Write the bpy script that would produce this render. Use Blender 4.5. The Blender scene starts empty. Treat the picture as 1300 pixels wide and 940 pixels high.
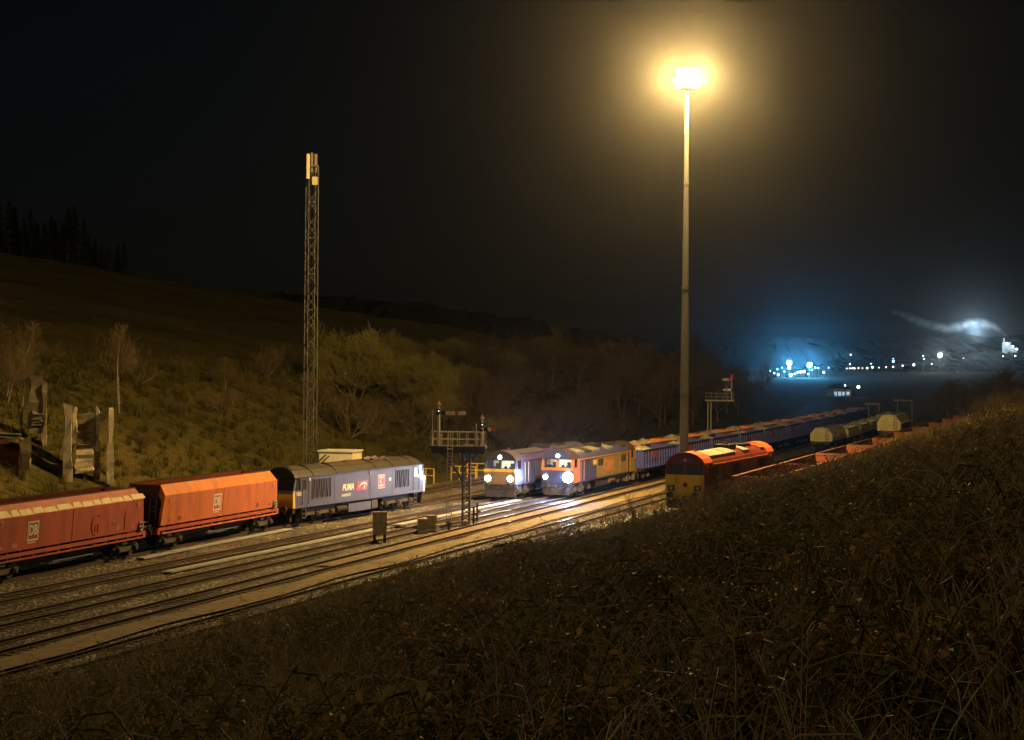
import bpy, math, random
import numpy as np
from mathutils import Matrix, Vector

# ------------------------------------------------------------------ camera, sky, exposure
SC = bpy.context.scene
COL = SC.collection
PI = math.pi
R = math.radians

CAM_H = 11.5
cd = bpy.data.cameras.new('camera')
cam = bpy.data.objects.new('camera', cd)
COL.objects.link(cam)
cd.sensor_width = 36.0
cd.lens = 72.0
cd.shift_y = -0.0146
cd.clip_start = 0.5
cd.clip_end = 20000.0
cam.matrix_world = Matrix.Translation((0, 0, CAM_H)) @ Matrix.Rotation(R(90), 4, 'X') @ Matrix.Rotation(R(0.5), 4, 'Z')
SC.camera = cam

SUN_EL, SUN_ROT = R(34), R(205)
world = bpy.data.worlds.new('World')
SC.world = world
world.use_nodes = True
wn = world.node_tree
wn.nodes.clear()
w_out = wn.nodes.new('ShaderNodeOutputWorld')
w_bg = wn.nodes.new('ShaderNodeBackground')
w_sky = wn.nodes.new('ShaderNodeTexSky')
w_sky.sky_type = 'NISHITA'
w_sky.sun_disc = False
w_sky.sun_elevation = SUN_EL
w_sky.sun_rotation = SUN_ROT
w_hs = wn.nodes.new('ShaderNodeHueSaturation')
w_hs.inputs['Saturation'].default_value = 1.1
w_bg.inputs['Strength'].default_value = 0.0005
wn.links.new(w_sky.outputs[0], w_hs.inputs['Color'])
wn.links.new(w_hs.outputs[0], w_bg.inputs['Color'])
wn.links.new(w_bg.outputs[0], w_out.inputs['Surface'])

# warm soft fill sun added to lift bank and hills, along the sky's sun
sd = bpy.data.lights.new('fill_sun', 'SUN')
sd.energy = 0.36
sd.angle = R(10)
sd.color = (1.0, 0.78, 0.46)
so = bpy.data.objects.new('fill_sun', sd)
COL.objects.link(so)
_dirv = Vector((math.sin(SUN_ROT) * math.cos(SUN_EL), math.cos(SUN_ROT) * math.cos(SUN_EL), math.sin(SUN_EL)))
so.rotation_euler = _dirv.to_track_quat('Z', 'Y').to_euler()

SC.view_settings.view_transform = 'Standard'
SC.view_settings.look = 'None'
SC.view_settings.exposure = 0.0
SC.view_settings.gamma = 1.0
SC.view_settings.use_curve_mapping = False
SC.render.engine = 'CYCLES'
SC.cycles.max_bounces = 5
SC.cycles.diffuse_bounces = 2
SC.cycles.glossy_bounces = 2
SC.cycles.transmission_bounces = 4
SC.cycles.transparent_max_bounces = 8
SC.cycles.volume_bounces = 0
SC.cycles.volume_step_rate = 0.2
SC.cycles.sample_clamp_indirect = 2.0
SC.cycles.use_denoising = True

MAST_W = 235000.0        # watts of the yard floodlight
HAZE_DENSITY = 0.00006
SODIUM = (1.0, 0.63, 0.20)

rnd = random.Random(7)

# ------------------------------------------------------------------ helpers
def tag(o, label=None, cat=None, group=None, kind=None):
    if label: o['label'] = label
    if cat: o['category'] = cat
    if group: o['group'] = group
    if kind: o['kind'] = kind
    return o

def empty(name, loc=(0, 0, 0), rz=0.0, label=None, cat=None, group=None):
    o = bpy.data.objects.new(name, None)
    o.empty_display_size = 0.3
    COL.objects.link(o)
    o.location = loc
    o.rotation_euler = (0, 0, rz)
    return tag(o, label, cat, group)

def copy_tree(o, parent=None):
    c = o.copy()
    COL.objects.link(c)
    c.parent = parent
    for ch in o.children:
        copy_tree(ch, c)
    return c

class MB:
    def __init__(self):
        self.v = []; self.f = []
    def add(self, vs, fs):
        n = len(self.v)
        self.v += [tuple(p) for p in vs]
        self.f += [tuple(i + n for i in f) for f in fs]
        return self
    def box(self, x0, x1, y0, y1, z0, z1):
        return self.add([(x0, y0, z0), (x1, y0, z0), (x1, y1, z0), (x0, y1, z0),
                         (x0, y0, z1), (x1, y0, z1), (x1, y1, z1), (x0, y1, z1)],
                        [(0, 3, 2, 1), (4, 5, 6, 7), (0, 1, 5, 4), (1, 2, 6, 5), (2, 3, 7, 6), (3, 0, 4, 7)])
    def cbox(self, c, s):
        return self.box(c[0]-s[0]/2, c[0]+s[0]/2, c[1]-s[1]/2, c[1]+s[1]/2, c[2]-s[2]/2, c[2]+s[2]/2)
    def hexa(self, b, t):      # bottom quad, top quad (4 points each, ccw from above)
        return self.add(list(b) + list(t), [(0, 3, 2, 1), (4, 5, 6, 7), (0, 1, 5, 4), (1, 2, 6, 5), (2, 3, 7, 6), (3, 0, 4, 7)])
    def prism_x(self, poly, x0, x1):   # poly in (y,z)
        n = len(poly)
        vs = [(x0, y, z) for y, z in poly] + [(x1, y, z) for y, z in poly]
        fs = [(i, (i+1) % n, n+(i+1) % n, n+i) for i in range(n)]
        fs += [tuple(range(n-1, -1, -1)), tuple(range(n, 2*n))]
        return self.add(vs, fs)
    def prism_y(self, poly, y0, y1):   # poly in (x,z)
        n = len(poly)
        vs = [(x, y0, z) for x, z in poly] + [(x, y1, z) for x, z in poly]
        fs = [(i, (i+1) % n, n+(i+1) % n, n+i) for i in range(n)]
        fs += [tuple(range(n-1, -1, -1)), tuple(range(n, 2*n))]
        return self.add(vs, fs)
    def sheet_x(self, line, x0, x1, th=0.02, sx=1):   # open polyline in (y,z) swept along x
        n = len(line)
        vs = [(x0, y, z) for y, z in line] + [(x1, y, z) for y, z in line]
        return self.add(vs, [(i, i+1, n+i+1, n+i) for i in range(n-1)])
    def tube(self, pts, r, n=6, cap=True, r1=None):
        pts = [Vector(p) for p in pts]
        m = len(pts)
        base = len(self.v)
        for k, p in enumerate(pts):
            if k == 0: d = pts[1] - p
            elif k == m-1: d = p - pts[k-1]
            else: d = pts[k+1] - pts[k-1]
            if d.length < 1e-6: d = Vector((0, 0, 1))
            d.normalize()
            up = Vector((0, 0, 1)) if abs(d.z) < 0.9 else Vector((1, 0, 0))
            a = d.cross(up).normalized(); b = d.cross(a)
            rr = r if r1 is None else r + (r1 - r) * k / (m-1)
            for i in range(n):
                t = 2*PI*i/n
                q = p + a*(rr*math.cos(t)) + b*(rr*math.sin(t))
                self.v.append(tuple(q))
        for k in range(m-1):
            for i in range(n):
                j = (i+1) % n
                self.f.append((base+k*n+i, base+k*n+j, base+(k+1)*n+j, base+(k+1)*n+i))
        if cap:
            self.f.append(tuple(base+i for i in range(n-1, -1, -1)))
            self.f.append(tuple(base+(m-1)*n+i for i in range(n)))
        return self
    def build(self, name, mat, parent=None, smooth=False):
        me = bpy.data.meshes.new(name)
        me.from_pydata(self.v, [], self.f)
        if mat is not None:
            me.materials.append(mat)
        if smooth:
            me.polygons.foreach_set('use_smooth', [True]*len(me.polygons))
        me.update()
        o = bpy.data.objects.new(name, me)
        COL.objects.link(o)
        if parent is not None:
            o.parent = parent
        return o

def box_part(name, mat, parent, *boxes):
    m = MB()
    for b in boxes: m.box(*b)
    return m.build(name, mat, parent)

def text_mesh(txt, size, mat, parent, name, loc, rot, shear=0.0, extrude=0.004, sx=1.0, bold=0.0):
    cu = bpy.data.curves.new('txt', 'FONT')
    cu.body = txt
    cu.size = size
    cu.shear = shear
    cu.extrude = extrude
    cu.offset = bold
    cu.align_x = 'CENTER'; cu.align_y = 'CENTER'
    to = bpy.data.objects.new('txt', cu)
    COL.objects.link(to)
    bpy.context.view_layer.update()
    dg = bpy.context.evaluated_depsgraph_get()
    me = bpy.data.meshes.new_from_object(to.evaluated_get(dg))
    bpy.data.objects.remove(to); bpy.data.curves.remove(cu)
    me.materials.clear(); me.materials.append(mat)
    o = bpy.data.objects.new(name, me)
    COL.objects.link(o)
    o.parent = parent
    o.location = loc
    o.rotation_euler = rot
    o.scale = (sx, 1, 1)
    return o

# ------------------------------------------------------------------ materials
def mat_base(name):
    m = bpy.data.materials.new(name)
    m.use_nodes = True
    nt = m.node_tree
    b = nt.nodes['Principled BSDF']
    return m, nt, b

def noise(nt, scale, detail=4, rough=0.6, vec=None, dist=0.0):
    n = nt.nodes.new('ShaderNodeTexNoise')
    n.inputs['Scale'].default_value = scale
    n.inputs['Detail'].default_value = detail
    n.inputs['Roughness'].default_value = rough
    n.inputs['Distortion'].default_value = dist
    if vec is not None: nt.links.new(vec, n.inputs['Vector'])
    return n

def ramp(nt, src, stops):
    r = nt.nodes.new('ShaderNodeValToRGB')
    e = r.color_ramp.elements
    while len(e) < len(stops): e.new(0.5)
    for k, (p, c) in enumerate(stops):
        e[k].position = p; e[k].color = (*c, 1)
    nt.links.new(src, r.inputs['Fac'])
    return r

def bump(nt, b, src, strength, dist):
    n = nt.nodes.new('ShaderNodeBump')
    n.inputs['Strength'].default_value = strength
    n.inputs['Distance'].default_value = dist
    nt.links.new(src, n.inputs['Height'])
    nt.links.new(n.outputs[0], b.inputs['Normal'])

def paint(name, col, rough=0.45, dirt=0.45, metal=0.0, dirtcol=(0.05, 0.04, 0.03), scale=1.6, streak=True):
    m, nt, b = mat_base(name)
    tc = nt.nodes.new('ShaderNodeTexCoord')
    mp = nt.nodes.new('ShaderNodeMapping')
    mp.inputs['Scale'].default_value = (1.5, 1.5, 0.35) if streak else (1, 1, 1)
    nt.links.new(tc.outputs['Object'], mp.inputs['Vector'])
    n = noise(nt, scale, 6, 0.65, mp.outputs[0])
    rp = ramp(nt, n.outputs['Fac'], [(0.42, (0, 0, 0)), (0.75, (dirt, dirt, dirt))])
    mx = nt.nodes.new('ShaderNodeMix'); mx.data_type = 'RGBA'
    nt.links.new(rp.outputs[0], mx.inputs[0])
    mx.inputs[6].default_value = (*col, 1); mx.inputs[7].default_value = (*dirtcol, 1)
    nt.links.new(mx.outputs[2], b.inputs['Base Color'])
    b.inputs['Metallic'].default_value = metal
    b.inputs['Specular IOR Level'].default_value = 0.22 if rough > 0.35 else 0.5
    n2 = noise(nt, 9.0, 3, 0.6, tc.outputs['Object'])
    rr = nt.nodes.new('ShaderNodeMapRange')
    rr.inputs[3].default_value = rough - 0.1; rr.inputs[4].default_value = rough + 0.2
    nt.links.new(n2.outputs['Fac'], rr.inputs[0])
    nt.links.new(rr.outputs[0], b.inputs['Roughness'])
    bump(nt, b, n2.outputs['Fac'], 0.15, 0.01)
    return m

def emit(name, col, strength):
    m, nt, b = mat_base(name)
    b.inputs['Base Color'].default_value = (0.8, 0.8, 0.8, 1)
    b.inputs['Emission Color'].default_value = (*col, 1)
    b.inputs['Emission Strength'].default_value = strength
    return m

def glass_mat(name, tint=(0.9, 0.95, 0.95), op=0.12):
    m, nt, b = mat_base(name)
    nt.nodes.remove(b)
    out = nt.nodes['Material Output']
    t = nt.nodes.new('ShaderNodeBsdfTransparent'); t.inputs[0].default_value = (*tint, 1)
    g = nt.nodes.new('ShaderNodeBsdfGlossy'); g.inputs['Roughness'].default_value = 0.05
    g.inputs[0].default_value = (0.9, 0.9, 0.9, 1)
    fr = nt.nodes.new('ShaderNodeFresnel'); fr.inputs[0].default_value = 1.5
    ad = nt.nodes.new('ShaderNodeMath'); ad.operation = 'ADD'; ad.inputs[1].default_value = op * 0.5
    mx = nt.nodes.new('ShaderNodeMixShader')
    nt.links.new(fr.outputs[0], ad.inputs[0])
    nt.links.new(ad.outputs[0], mx.inputs[0])
    nt.links.new(t.outputs[0], mx.inputs[1]); nt.links.new(g.outputs[0], mx.inputs[2])
    nt.links.new(mx.outputs[0], out.inputs['Surface'])
    return m

def plain_noise(name, c1, c2, scale, rough=0.9, bs=0.6, bd=0.05, c3=None, detail=6, spec=0.3, coord='Object'):
    m, nt, b = mat_base(name)
    tc = nt.nodes.new('ShaderNodeTexCoord')
    n = noise(nt, scale, detail, 0.65, tc.outputs[coord])
    st = [(0.3, c1), (0.7, c2)]
    if c3: st = [(0.28, c1), (0.5, c2), (0.74, c3)]
    rp = ramp(nt, n.outputs['Fac'], st)
    nt.links.new(rp.outputs[0], b.inputs['Base Color'])
    b.inputs['Roughness'].default_value = rough
    b.inputs['Specular IOR Level'].default_value = spec
    if bs: bump(nt, b, n.outputs['Fac'], bs, bd)
    return m

def gravel_mat(name, lo, mid, hi, scale=9.0):
    m, nt, b = mat_base(name)
    tc = nt.nodes.new('ShaderNodeTexCoord')
    v = nt.nodes.new('ShaderNodeTexVoronoi'); v.inputs['Scale'].default_value = scale
    nt.links.new(tc.outputs['Object'], v.inputs['Vector'])
    sep = nt.nodes.new('ShaderNodeSeparateColor')
    nt.links.new(v.outputs['Color'], sep.inputs[0])
    rp = ramp(nt, sep.outputs[0], [(0.0, lo), (0.72, mid), (0.93, hi)])
    n = noise(nt, 0.35, 5, 0.6, tc.outputs['Object'])
    r2 = ramp(nt, n.outputs['Fac'], [(0.35, (0.45, 0.42, 0.36)), (0.7, (1.25, 1.2, 1.1))])
    mx = nt.nodes.new('ShaderNodeMix'); mx.data_type = 'RGBA'; mx.blend_type = 'MULTIPLY'; mx.inputs[0].default_value = 1.0
    nt.links.new(rp.outputs[0], mx.inputs[6]); nt.links.new(r2.outputs[0], mx.inputs[7])
    nt.links.new(mx.outputs[2], b.inputs['Base Color'])
    b.inputs['Roughness'].default_value = 0.55
    bump(nt, b, v.outputs['Distance'], 1.0, 0.08)
    return m

M = {}
M['purple'] = paint('purple_grey_paint', (0.10, 0.092, 0.15), 0.45, 0.45, dirtcol=(0.055, 0.048, 0.05))
M['dark_roof'] = paint('dark_roof_paint', (0.022, 0.018, 0.017), 0.5, 0.5)
M['roof_brown'] = paint('brown_roof_paint', (0.05, 0.034, 0.024), 0.45, 0.5)
M['yellow'] = paint('warning_yellow', (0.75, 0.48, 0.03), 0.45, 0.35)
M['dull_yellow'] = paint('dull_yellow', (0.46, 0.30, 0.03), 0.5, 0.5)
M['blackm'] = paint('black_metal', (0.025, 0.023, 0.022), 0.55, 0.3)
M['under'] = paint('underframe_dirt', (0.035, 0.029, 0.025), 0.8, 0.6, dirtcol=(0.06, 0.042, 0.025))
M['under_light'] = paint('bogie_grey', (0.10, 0.082, 0.065), 0.7, 0.6, dirtcol=(0.06, 0.045, 0.03))
M['rail'] = paint('rail_steel', (0.32, 0.29, 0.26), 0.32, 0.5, metal=0.8, dirtcol=(0.10, 0.06, 0.035))
M['rail_side'] = paint('rail_rust', (0.07, 0.04, 0.025), 0.8, 0.4)
M['sleeper'] = plain_noise('sleeper_timber', (0.035, 0.028, 0.02), (0.10, 0.08, 0.055), 6, 0.9)
M['white'] = paint('white_paint', (0.75, 0.75, 0.72), 0.5, 0.15)
M['red_logo'] = paint('red_vinyl', (0.62, 0.05, 0.06), 0.4, 0.1)
M['pink_logo'] = paint('pale_vinyl', (0.78, 0.52, 0.50), 0.4, 0.1)
M['hopper'] = paint('hopper_orange_red', (0.64, 0.17, 0.012), 0.62, 0.6, dirtcol=(0.22, 0.05, 0.015), scale=0.9)
M['hopper_dark'] = paint('hopper_maroon', (0.46, 0.085, 0.02), 0.62, 0.65, dirtcol=(0.11, 0.03, 0.02), scale=0.9)
M['hopper_in'] = paint('hopper_inside', (0.10, 0.03, 0.02), 0.8, 0.6)
M['worn'] = paint('worn_bare_patch', (0.66, 0.56, 0.36), 0.6, 0.35, scale=3)
M['ghost'] = paint('faded_print', (0.55, 0.20, 0.13), 0.5, 0.3)
M['wagon_blue'] = paint('wagon_blue', (0.05, 0.055, 0.25), 0.45, 0.3, dirtcol=(0.06, 0.05, 0.08))
M['wagon_orange'] = paint('wagon_orange', (0.62, 0.22, 0.03), 0.5, 0.4)
M['wagon_red'] = paint('wagon_red', (0.45, 0.10, 0.03), 0.55, 0.5)
M['wagon_dark'] = paint('wagon_dark', (0.06, 0.026, 0.015), 0.8, 0.6)  # dark brown for the open wagons' sides
M['wagon_brown'] = paint('wagon_rim', (0.17, 0.075, 0.04), 0.7, 0.4)
M['wagon_dull_red'] = paint('wagon_dull_red', (0.24, 0.062, 0.025), 0.7, 0.6)
M['cover'] = paint('wagon_cover_cream', (0.44, 0.38, 0.18), 0.6, 0.4)
M['stone'] = gravel_mat('crushed_limestone', (0.42, 0.40, 0.33), (0.6, 0.57, 0.48), (0.75, 0.72, 0.62), 3.5)
M['blue66'] = paint('loco_deep_blue', (0.05, 0.04, 0.17), 0.4, 0.3)
M['gb_blue'] = paint('loco_navy', (0.05, 0.055, 0.14), 0.4, 0.3)
M['ochre'] = paint('loco_ochre', (0.26, 0.18, 0.05), 0.45, 0.45, dirtcol=(0.12, 0.09, 0.03))
M['orange'] = paint('loco_orange', (0.50, 0.19, 0.05), 0.45, 0.25)
M['ews_red'] = paint('loco_maroon', (0.10, 0.015, 0.010), 0.4, 0.3)
M['db_red'] = paint('loco_roof_red', (0.46, 0.085, 0.022), 0.5, 0.6)
M['roof_grey'] = paint('roof_grey', (0.20, 0.20, 0.16), 0.55, 0.4)
M['roof_purple'] = paint('roof_slate', (0.07, 0.06, 0.085), 0.5, 0.35)
M['cab_in'] = paint('cab_lining', (0.72, 0.70, 0.60), 0.7, 0.1)
M['seat'] = paint('seat_black', (0.03, 0.03, 0.04), 0.7, 0.1)
M['glass'] = glass_mat('window_glass')
M['dark_glass'] = paint('dark_window_glass', (0.02, 0.022, 0.025), 0.12, 0.05)
M['lamp_white'] = emit('headlamp_lens', (0.66, 0.82, 1.0), 70)
M['lamp_big'] = emit('main_headlamp_lens', (0.50, 0.70, 1.0), 420)
M['lamp_small'] = emit('marker_lamp_lens', (0.35, 0.62, 1.0), 60)
M['lamp_warm'] = emit('top_lamp_lens', (1.0, 0.96, 0.85), 50)
M['cab_lamp'] = emit('cab_ceiling_lamp', (1.0, 0.96, 0.78), 8)
M['dead_lens'] = paint('unlit_lens', (0.25, 0.25, 0.25), 0.15, 0.1)
M['flood'] = emit('sodium_flood_lens', (1.0, 0.70, 0.30), 200)
M['flood'].cycles.emission_sampling = 'NONE'
M['galv'] = paint('galvanised_steel', (0.14, 0.137, 0.13), 0.5, 0.3, metal=0.5)
M['mast'] = paint('mast_steel', (0.12, 0.12, 0.117), 0.55, 0.45)
M['panel_cream'] = paint('antenna_cream', (0.34, 0.28, 0.15), 0.5, 0.2)
M['tower'] = paint('tower_steel', (0.085, 0.083, 0.078), 0.6, 0.3)
M['hut'] = paint('hut_cream', (0.62, 0.58, 0.46), 0.6, 0.25)
M['cabinet'] = paint('cabinet_grey', (0.30, 0.25, 0.15), 0.6, 0.45)
M['sig_black'] = paint('signal_tar', (0.03, 0.026, 0.02), 0.7, 0.4)
M['sig_grey'] = paint('signal_grey', (0.33, 0.30, 0.24), 0.6, 0.4)
M['arm_red'] = paint('signal_red', (0.45, 0.06, 0.03), 0.5, 0.3)
M['concrete'] = plain_noise('weathered_concrete', (0.18, 0.15, 0.10), (0.46, 0.40, 0.30), 1.2, 0.9, 0.5, 0.05, detail=8)
M['concrete_grey'] = plain_noise('trough_concrete', (0.26, 0.26, 0.25), (0.46, 0.45, 0.43), 2.0, 0.55, 0.3, 0.02)
M['ballast'] = gravel_mat('ballast', (0.02, 0.017, 0.013), (0.08, 0.066, 0.048), (0.46, 0.42, 0.34), 7.0)
M['walk'] = plain_noise('walkway_fines', (0.07, 0.053, 0.03), (0.20, 0.148, 0.078), 1.4, 0.95, 0.6, 0.08, c3=(0.28, 0.205, 0.11), detail=8)
M['bark'] = plain_noise('bark', (0.07, 0.055, 0.035), (0.17, 0.14, 0.09), 6, 0.9, 0.4, 0.02)
M['birch'] = plain_noise('pale_bark', (0.08, 0.07, 0.05), (0.24, 0.21, 0.15), 5, 0.8, 0.3, 0.02)
M['twig'] = plain_noise('twigs', (0.13, 0.115, 0.03), (0.24, 0.205, 0.055), 0.9, 0.8, 0)
M['twig_b'] = plain_noise('brown_twigs', (0.07, 0.05, 0.025), (0.14, 0.10, 0.045), 0.9, 0.8, 0)
M['leaf_dark'] = plain_noise('dark_leaves', (0.03, 0.035, 0.012), (0.085, 0.08, 0.025), 1.2, 0.5, 0)
M['needle'] = plain_noise('conifer_needles', (0.015, 0.02, 0.012), (0.03, 0.04, 0.02), 1.2, 0.7, 0)

# ------------------------------------------------------------------ the lie of the land
def sstep(a, b, x):
    t = np.clip((np.asarray(x, float) - a) / (b - a), 0, 1)
    return t*t*(3 - 2*t)

def _far(Y, m):           # lines run straight, then swing left in the distance
    Y = np.asarray(Y, float)
    bend = np.where(Y > 235, np.minimum(Y, 520) - 235, 0.0)
    extra = np.where(Y > 520, Y - 520, 0.0)
    k = 0.00052
    return -0.5*k*bend**2 - k*(520-235)*extra

def c0(Y):
    Y = np.asarray(Y, float)
    s = np.interp(Y, [-100, 40, 103, 120, 137.2, 157, 172, 1000],
                  [-26.2 - 203*0.312, -26.2 - 63*0.312, -26.2, -21.2, -15.9, -7.6, -2.4, -2.4 + 828*0.330])
    return s + _far(Y, 0.33)
def c1(Y): return -12.2 + 0.335*(np.asarray(Y, float) - 130) + _far(Y, 0.335)
def c2(Y): return -8.0 + 0.322*(np.asarray(Y, float) - 130) + _far(Y, 0.322)
def c3(Y): return -4.5 + 0.308*(np.asarray(Y, float) - 130) + _far(Y, 0.308)
def c4(Y): return 0.4 + 0.310*(np.asarray(Y, float) - 130) + _far(Y, 0.31)
def c6(Y): return 9.95 + 0.365*(np.asarray(Y, float) - 130) - 0.075*np.maximum(np.asarray(Y, float) - 162, 0) + _far(Y, 0.316)
def c7(Y): return 15.5 + 0.314*(np.asarray(Y, float) - 130) + _far(Y, 0.314)
def cm1(Y): return c0(Y) - 5.2 - 0.02*(np.asarray(Y, float) - 160)
SIDING = 1.4

def pose(cf, Y):
    x = float(cf(Y)); dx = float(cf(Y+2) - cf(Y-2))
    return x, math.atan2(4.0, dx)      # heading of the line going away from the camera

def _wob(X, Y):
    return (np.sin(X*0.31 + 1.3*np.sin(Y*0.17)) * np.cos(Y*0.23 + 0.7*np.sin(X*0.13)) * 0.5
            + 0.25*np.sin(X*0.83 + Y*0.41) * np.cos(Y*0.77 - X*0.29))

def terrain(X, Y):
    X = np.asarray(X, float); Y = np.asarray(Y, float)
    d = (c0(Y) - X)*0.945
    e = (X - c4(Y))*0.955
    # left bank and field
    L = -0.35 + 9.3*sstep(13, 42, d) + np.where(d > 40, 0.17*(d - 40), 0.0)
    L = L*(1 - 0.92*sstep(455, 680, Y)) + 0.5*_wob(X*0.5, Y*0.5)*sstep(14, 24, d)*2
    # right bank
    plane = 0.28*(e - 3) - 0.35
    plane = np.where(e > 60, 0.28*57 - 0.35 + 0.1*(e - 60), plane)
    plane = np.maximum(plane, -0.35)
    cut = -0.35 + (SIDING + 0.15)*sstep(3.0, 5.6, e)
    lip = sstep(16.2, 19.5, e)
    sid = cut*(1 - lip) + plane*lip
    k = sstep(98, 112, Y)
    Rr = plane*(1 - k) + sid*k
    Rr = Rr + (0.30*_wob(X*1.1, Y*1.1) + 0.16*_wob(X*3.1+7, Y*2.3))*sstep(4, 8, e)*(1 - k*(1 - lip))
    Rr = Rr*(1 - 0.8*sstep(330, 800, Y))
    Z = np.where(d > 8, L, np.where(e > 1, Rr, -0.35))
    Z = Z - 3.0*sstep(600, 1300, Y)
    return Z

def tz(x, y): return float(terrain(x, y))

def grid_mesh(xs, ys, fz):
    XX, YY = np.meshgrid(xs, ys)
    ZZ = fz(XX, YY)
    v = np.stack([XX.ravel(), YY.ravel(), ZZ.ravel()], 1)
    nx, ny = len(xs), len(ys)
    i = np.arange(nx*ny).reshape(ny, nx)
    f = np.stack([i[:-1, :-1].ravel(), i[:-1, 1:].ravel(), i[1:, 1:].ravel(), i[1:, :-1].ravel()], 1)
    return v, f

def np_obj(name, v, f, mat, smooth=True):
    me = bpy.data.meshes.new(name)
    me.from_pydata(v.tolist(), [], f.tolist())
    me.materials.append(mat)
    if smooth: me.polygons.foreach_set('use_smooth', [True]*len(me.polygons))
    o = bpy.data.objects.new(name, me)
    COL.objects.link(o)
    return o

# ground material: rough winter grass over earth, patchy
def ground_mat():
    m, nt, b = mat_base('winter_grass_ground')
    tc = nt.nodes.new('ShaderNodeTexCoord')
    n1 = noise(nt, 0.06, 6, 0.65, tc.outputs['Object'])
    n2 = noise(nt, 1.7, 8, 0.75, tc.outputs['Object'])
    r1 = ramp(nt, n1.outputs['Fac'], [(0.33, (0.07, 0.062, 0.02)), (0.52, (0.12, 0.10, 0.032)), (0.7, (0.14, 0.10, 0.042))])
    r2 = ramp(nt, n2.outputs['Fac'], [(0.3, (0.35, 0.35, 0.32)), (0.72, (1.5, 1.45, 1.3))])
    mx = nt.nodes.new('ShaderNodeMix'); mx.data_type = 'RGBA'; mx.blend_type = 'MULTIPLY'; mx.inputs[0].default_value = 1.0
    nt.links.new(r1.outputs[0], mx.inputs[6]); nt.links.new(r2.outputs[0], mx.inputs[7])
    nt.links.new(mx.outputs[2], b.inputs['Base Color'])
    b.inputs['Roughness'].default_value = 0.95
    b.inputs['Specular IOR Level'].default_value = 0.1
    bump(nt, b, n2.outputs['Fac'], 1.0, 0.5)
    return m
M['ground'] = ground_mat()

xs = np.concatenate([np.linspace(-3800, -400, 18), np.linspace(-360, -120, 25), np.arange(-115, 115.1, 1.0), np.linspace(122, 360, 25), np.linspace(400, 3800, 18)])
ys = np.concatenate([np.arange(-30, 300, 1.2), np.arange(300, 620, 5), np.linspace(640, 1400, 24), np.linspace(1500, 4200, 16)])
v, f = grid_mesh(xs, ys, terrain)
tag(np_obj('ground', v, f, M['ground']), kind='structure')

# ------------------------------------------------------------------ ballast bed, walkway, tracks
def strip(name, fl, fr, ys, z, mat, kind='structure', cross=6, relief=0.0):
    vs, fs = [], []
    for y in ys:
        a, b_ = float(fl(y)), float(fr(y))
        for k in range(cross+1):
            x = a + (b_-a)*k/cross
            vs.append((x, y, z + relief*float(_wob(x*2.3, y*2.1))))
    n = cross+1
    for j in range(len(ys)-1):
        for k in range(cross):
            fs.append((j*n+k, j*n+k+1, (j+1)*n+k+1, (j+1)*n+k))
    o = np_obj(name, np.array(vs), np.array(fs), mat)
    return tag(o, kind=kind)

ysb = np.concatenate([np.arange(20, 300, 2.0), np.arange(300, 620, 8.0)])
strip('ballast_bed', lambda y: cm1(y) - 3.2, lambda y: c4(y) + 2.6, ysb, -0.20, M['ballast'], cross=70, relief=0.05)
ysw = np.arange(40, 235, 1.5)
strip('walkway_path', lambda y: (c3(y)+c4(y))/2 - 1.0 + 0.18*math.sin(y*0.5), lambda y: (c3(y)+c4(y))/2 + 0.72 + 0.22*math.sin(y*0.33+1), ysw, -0.10, M['walk'], cross=6, relief=0.03)
strip('track_infill_path', lambda y: c3(y) - 0.62, lambda y: c3(y) + 0.62, np.arange(112, 215, 1.5), -0.105, M['walk'], cross=4, relief=0.03)
ysd = np.arange(112, 330, 2.0)
strip('siding_bed', lambda y: c6(y) - 3.0, lambda y: c7(y) + 2.3, ysd, SIDING - 0.14, M['ballast'], cross=14, relief=0.03)

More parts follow.
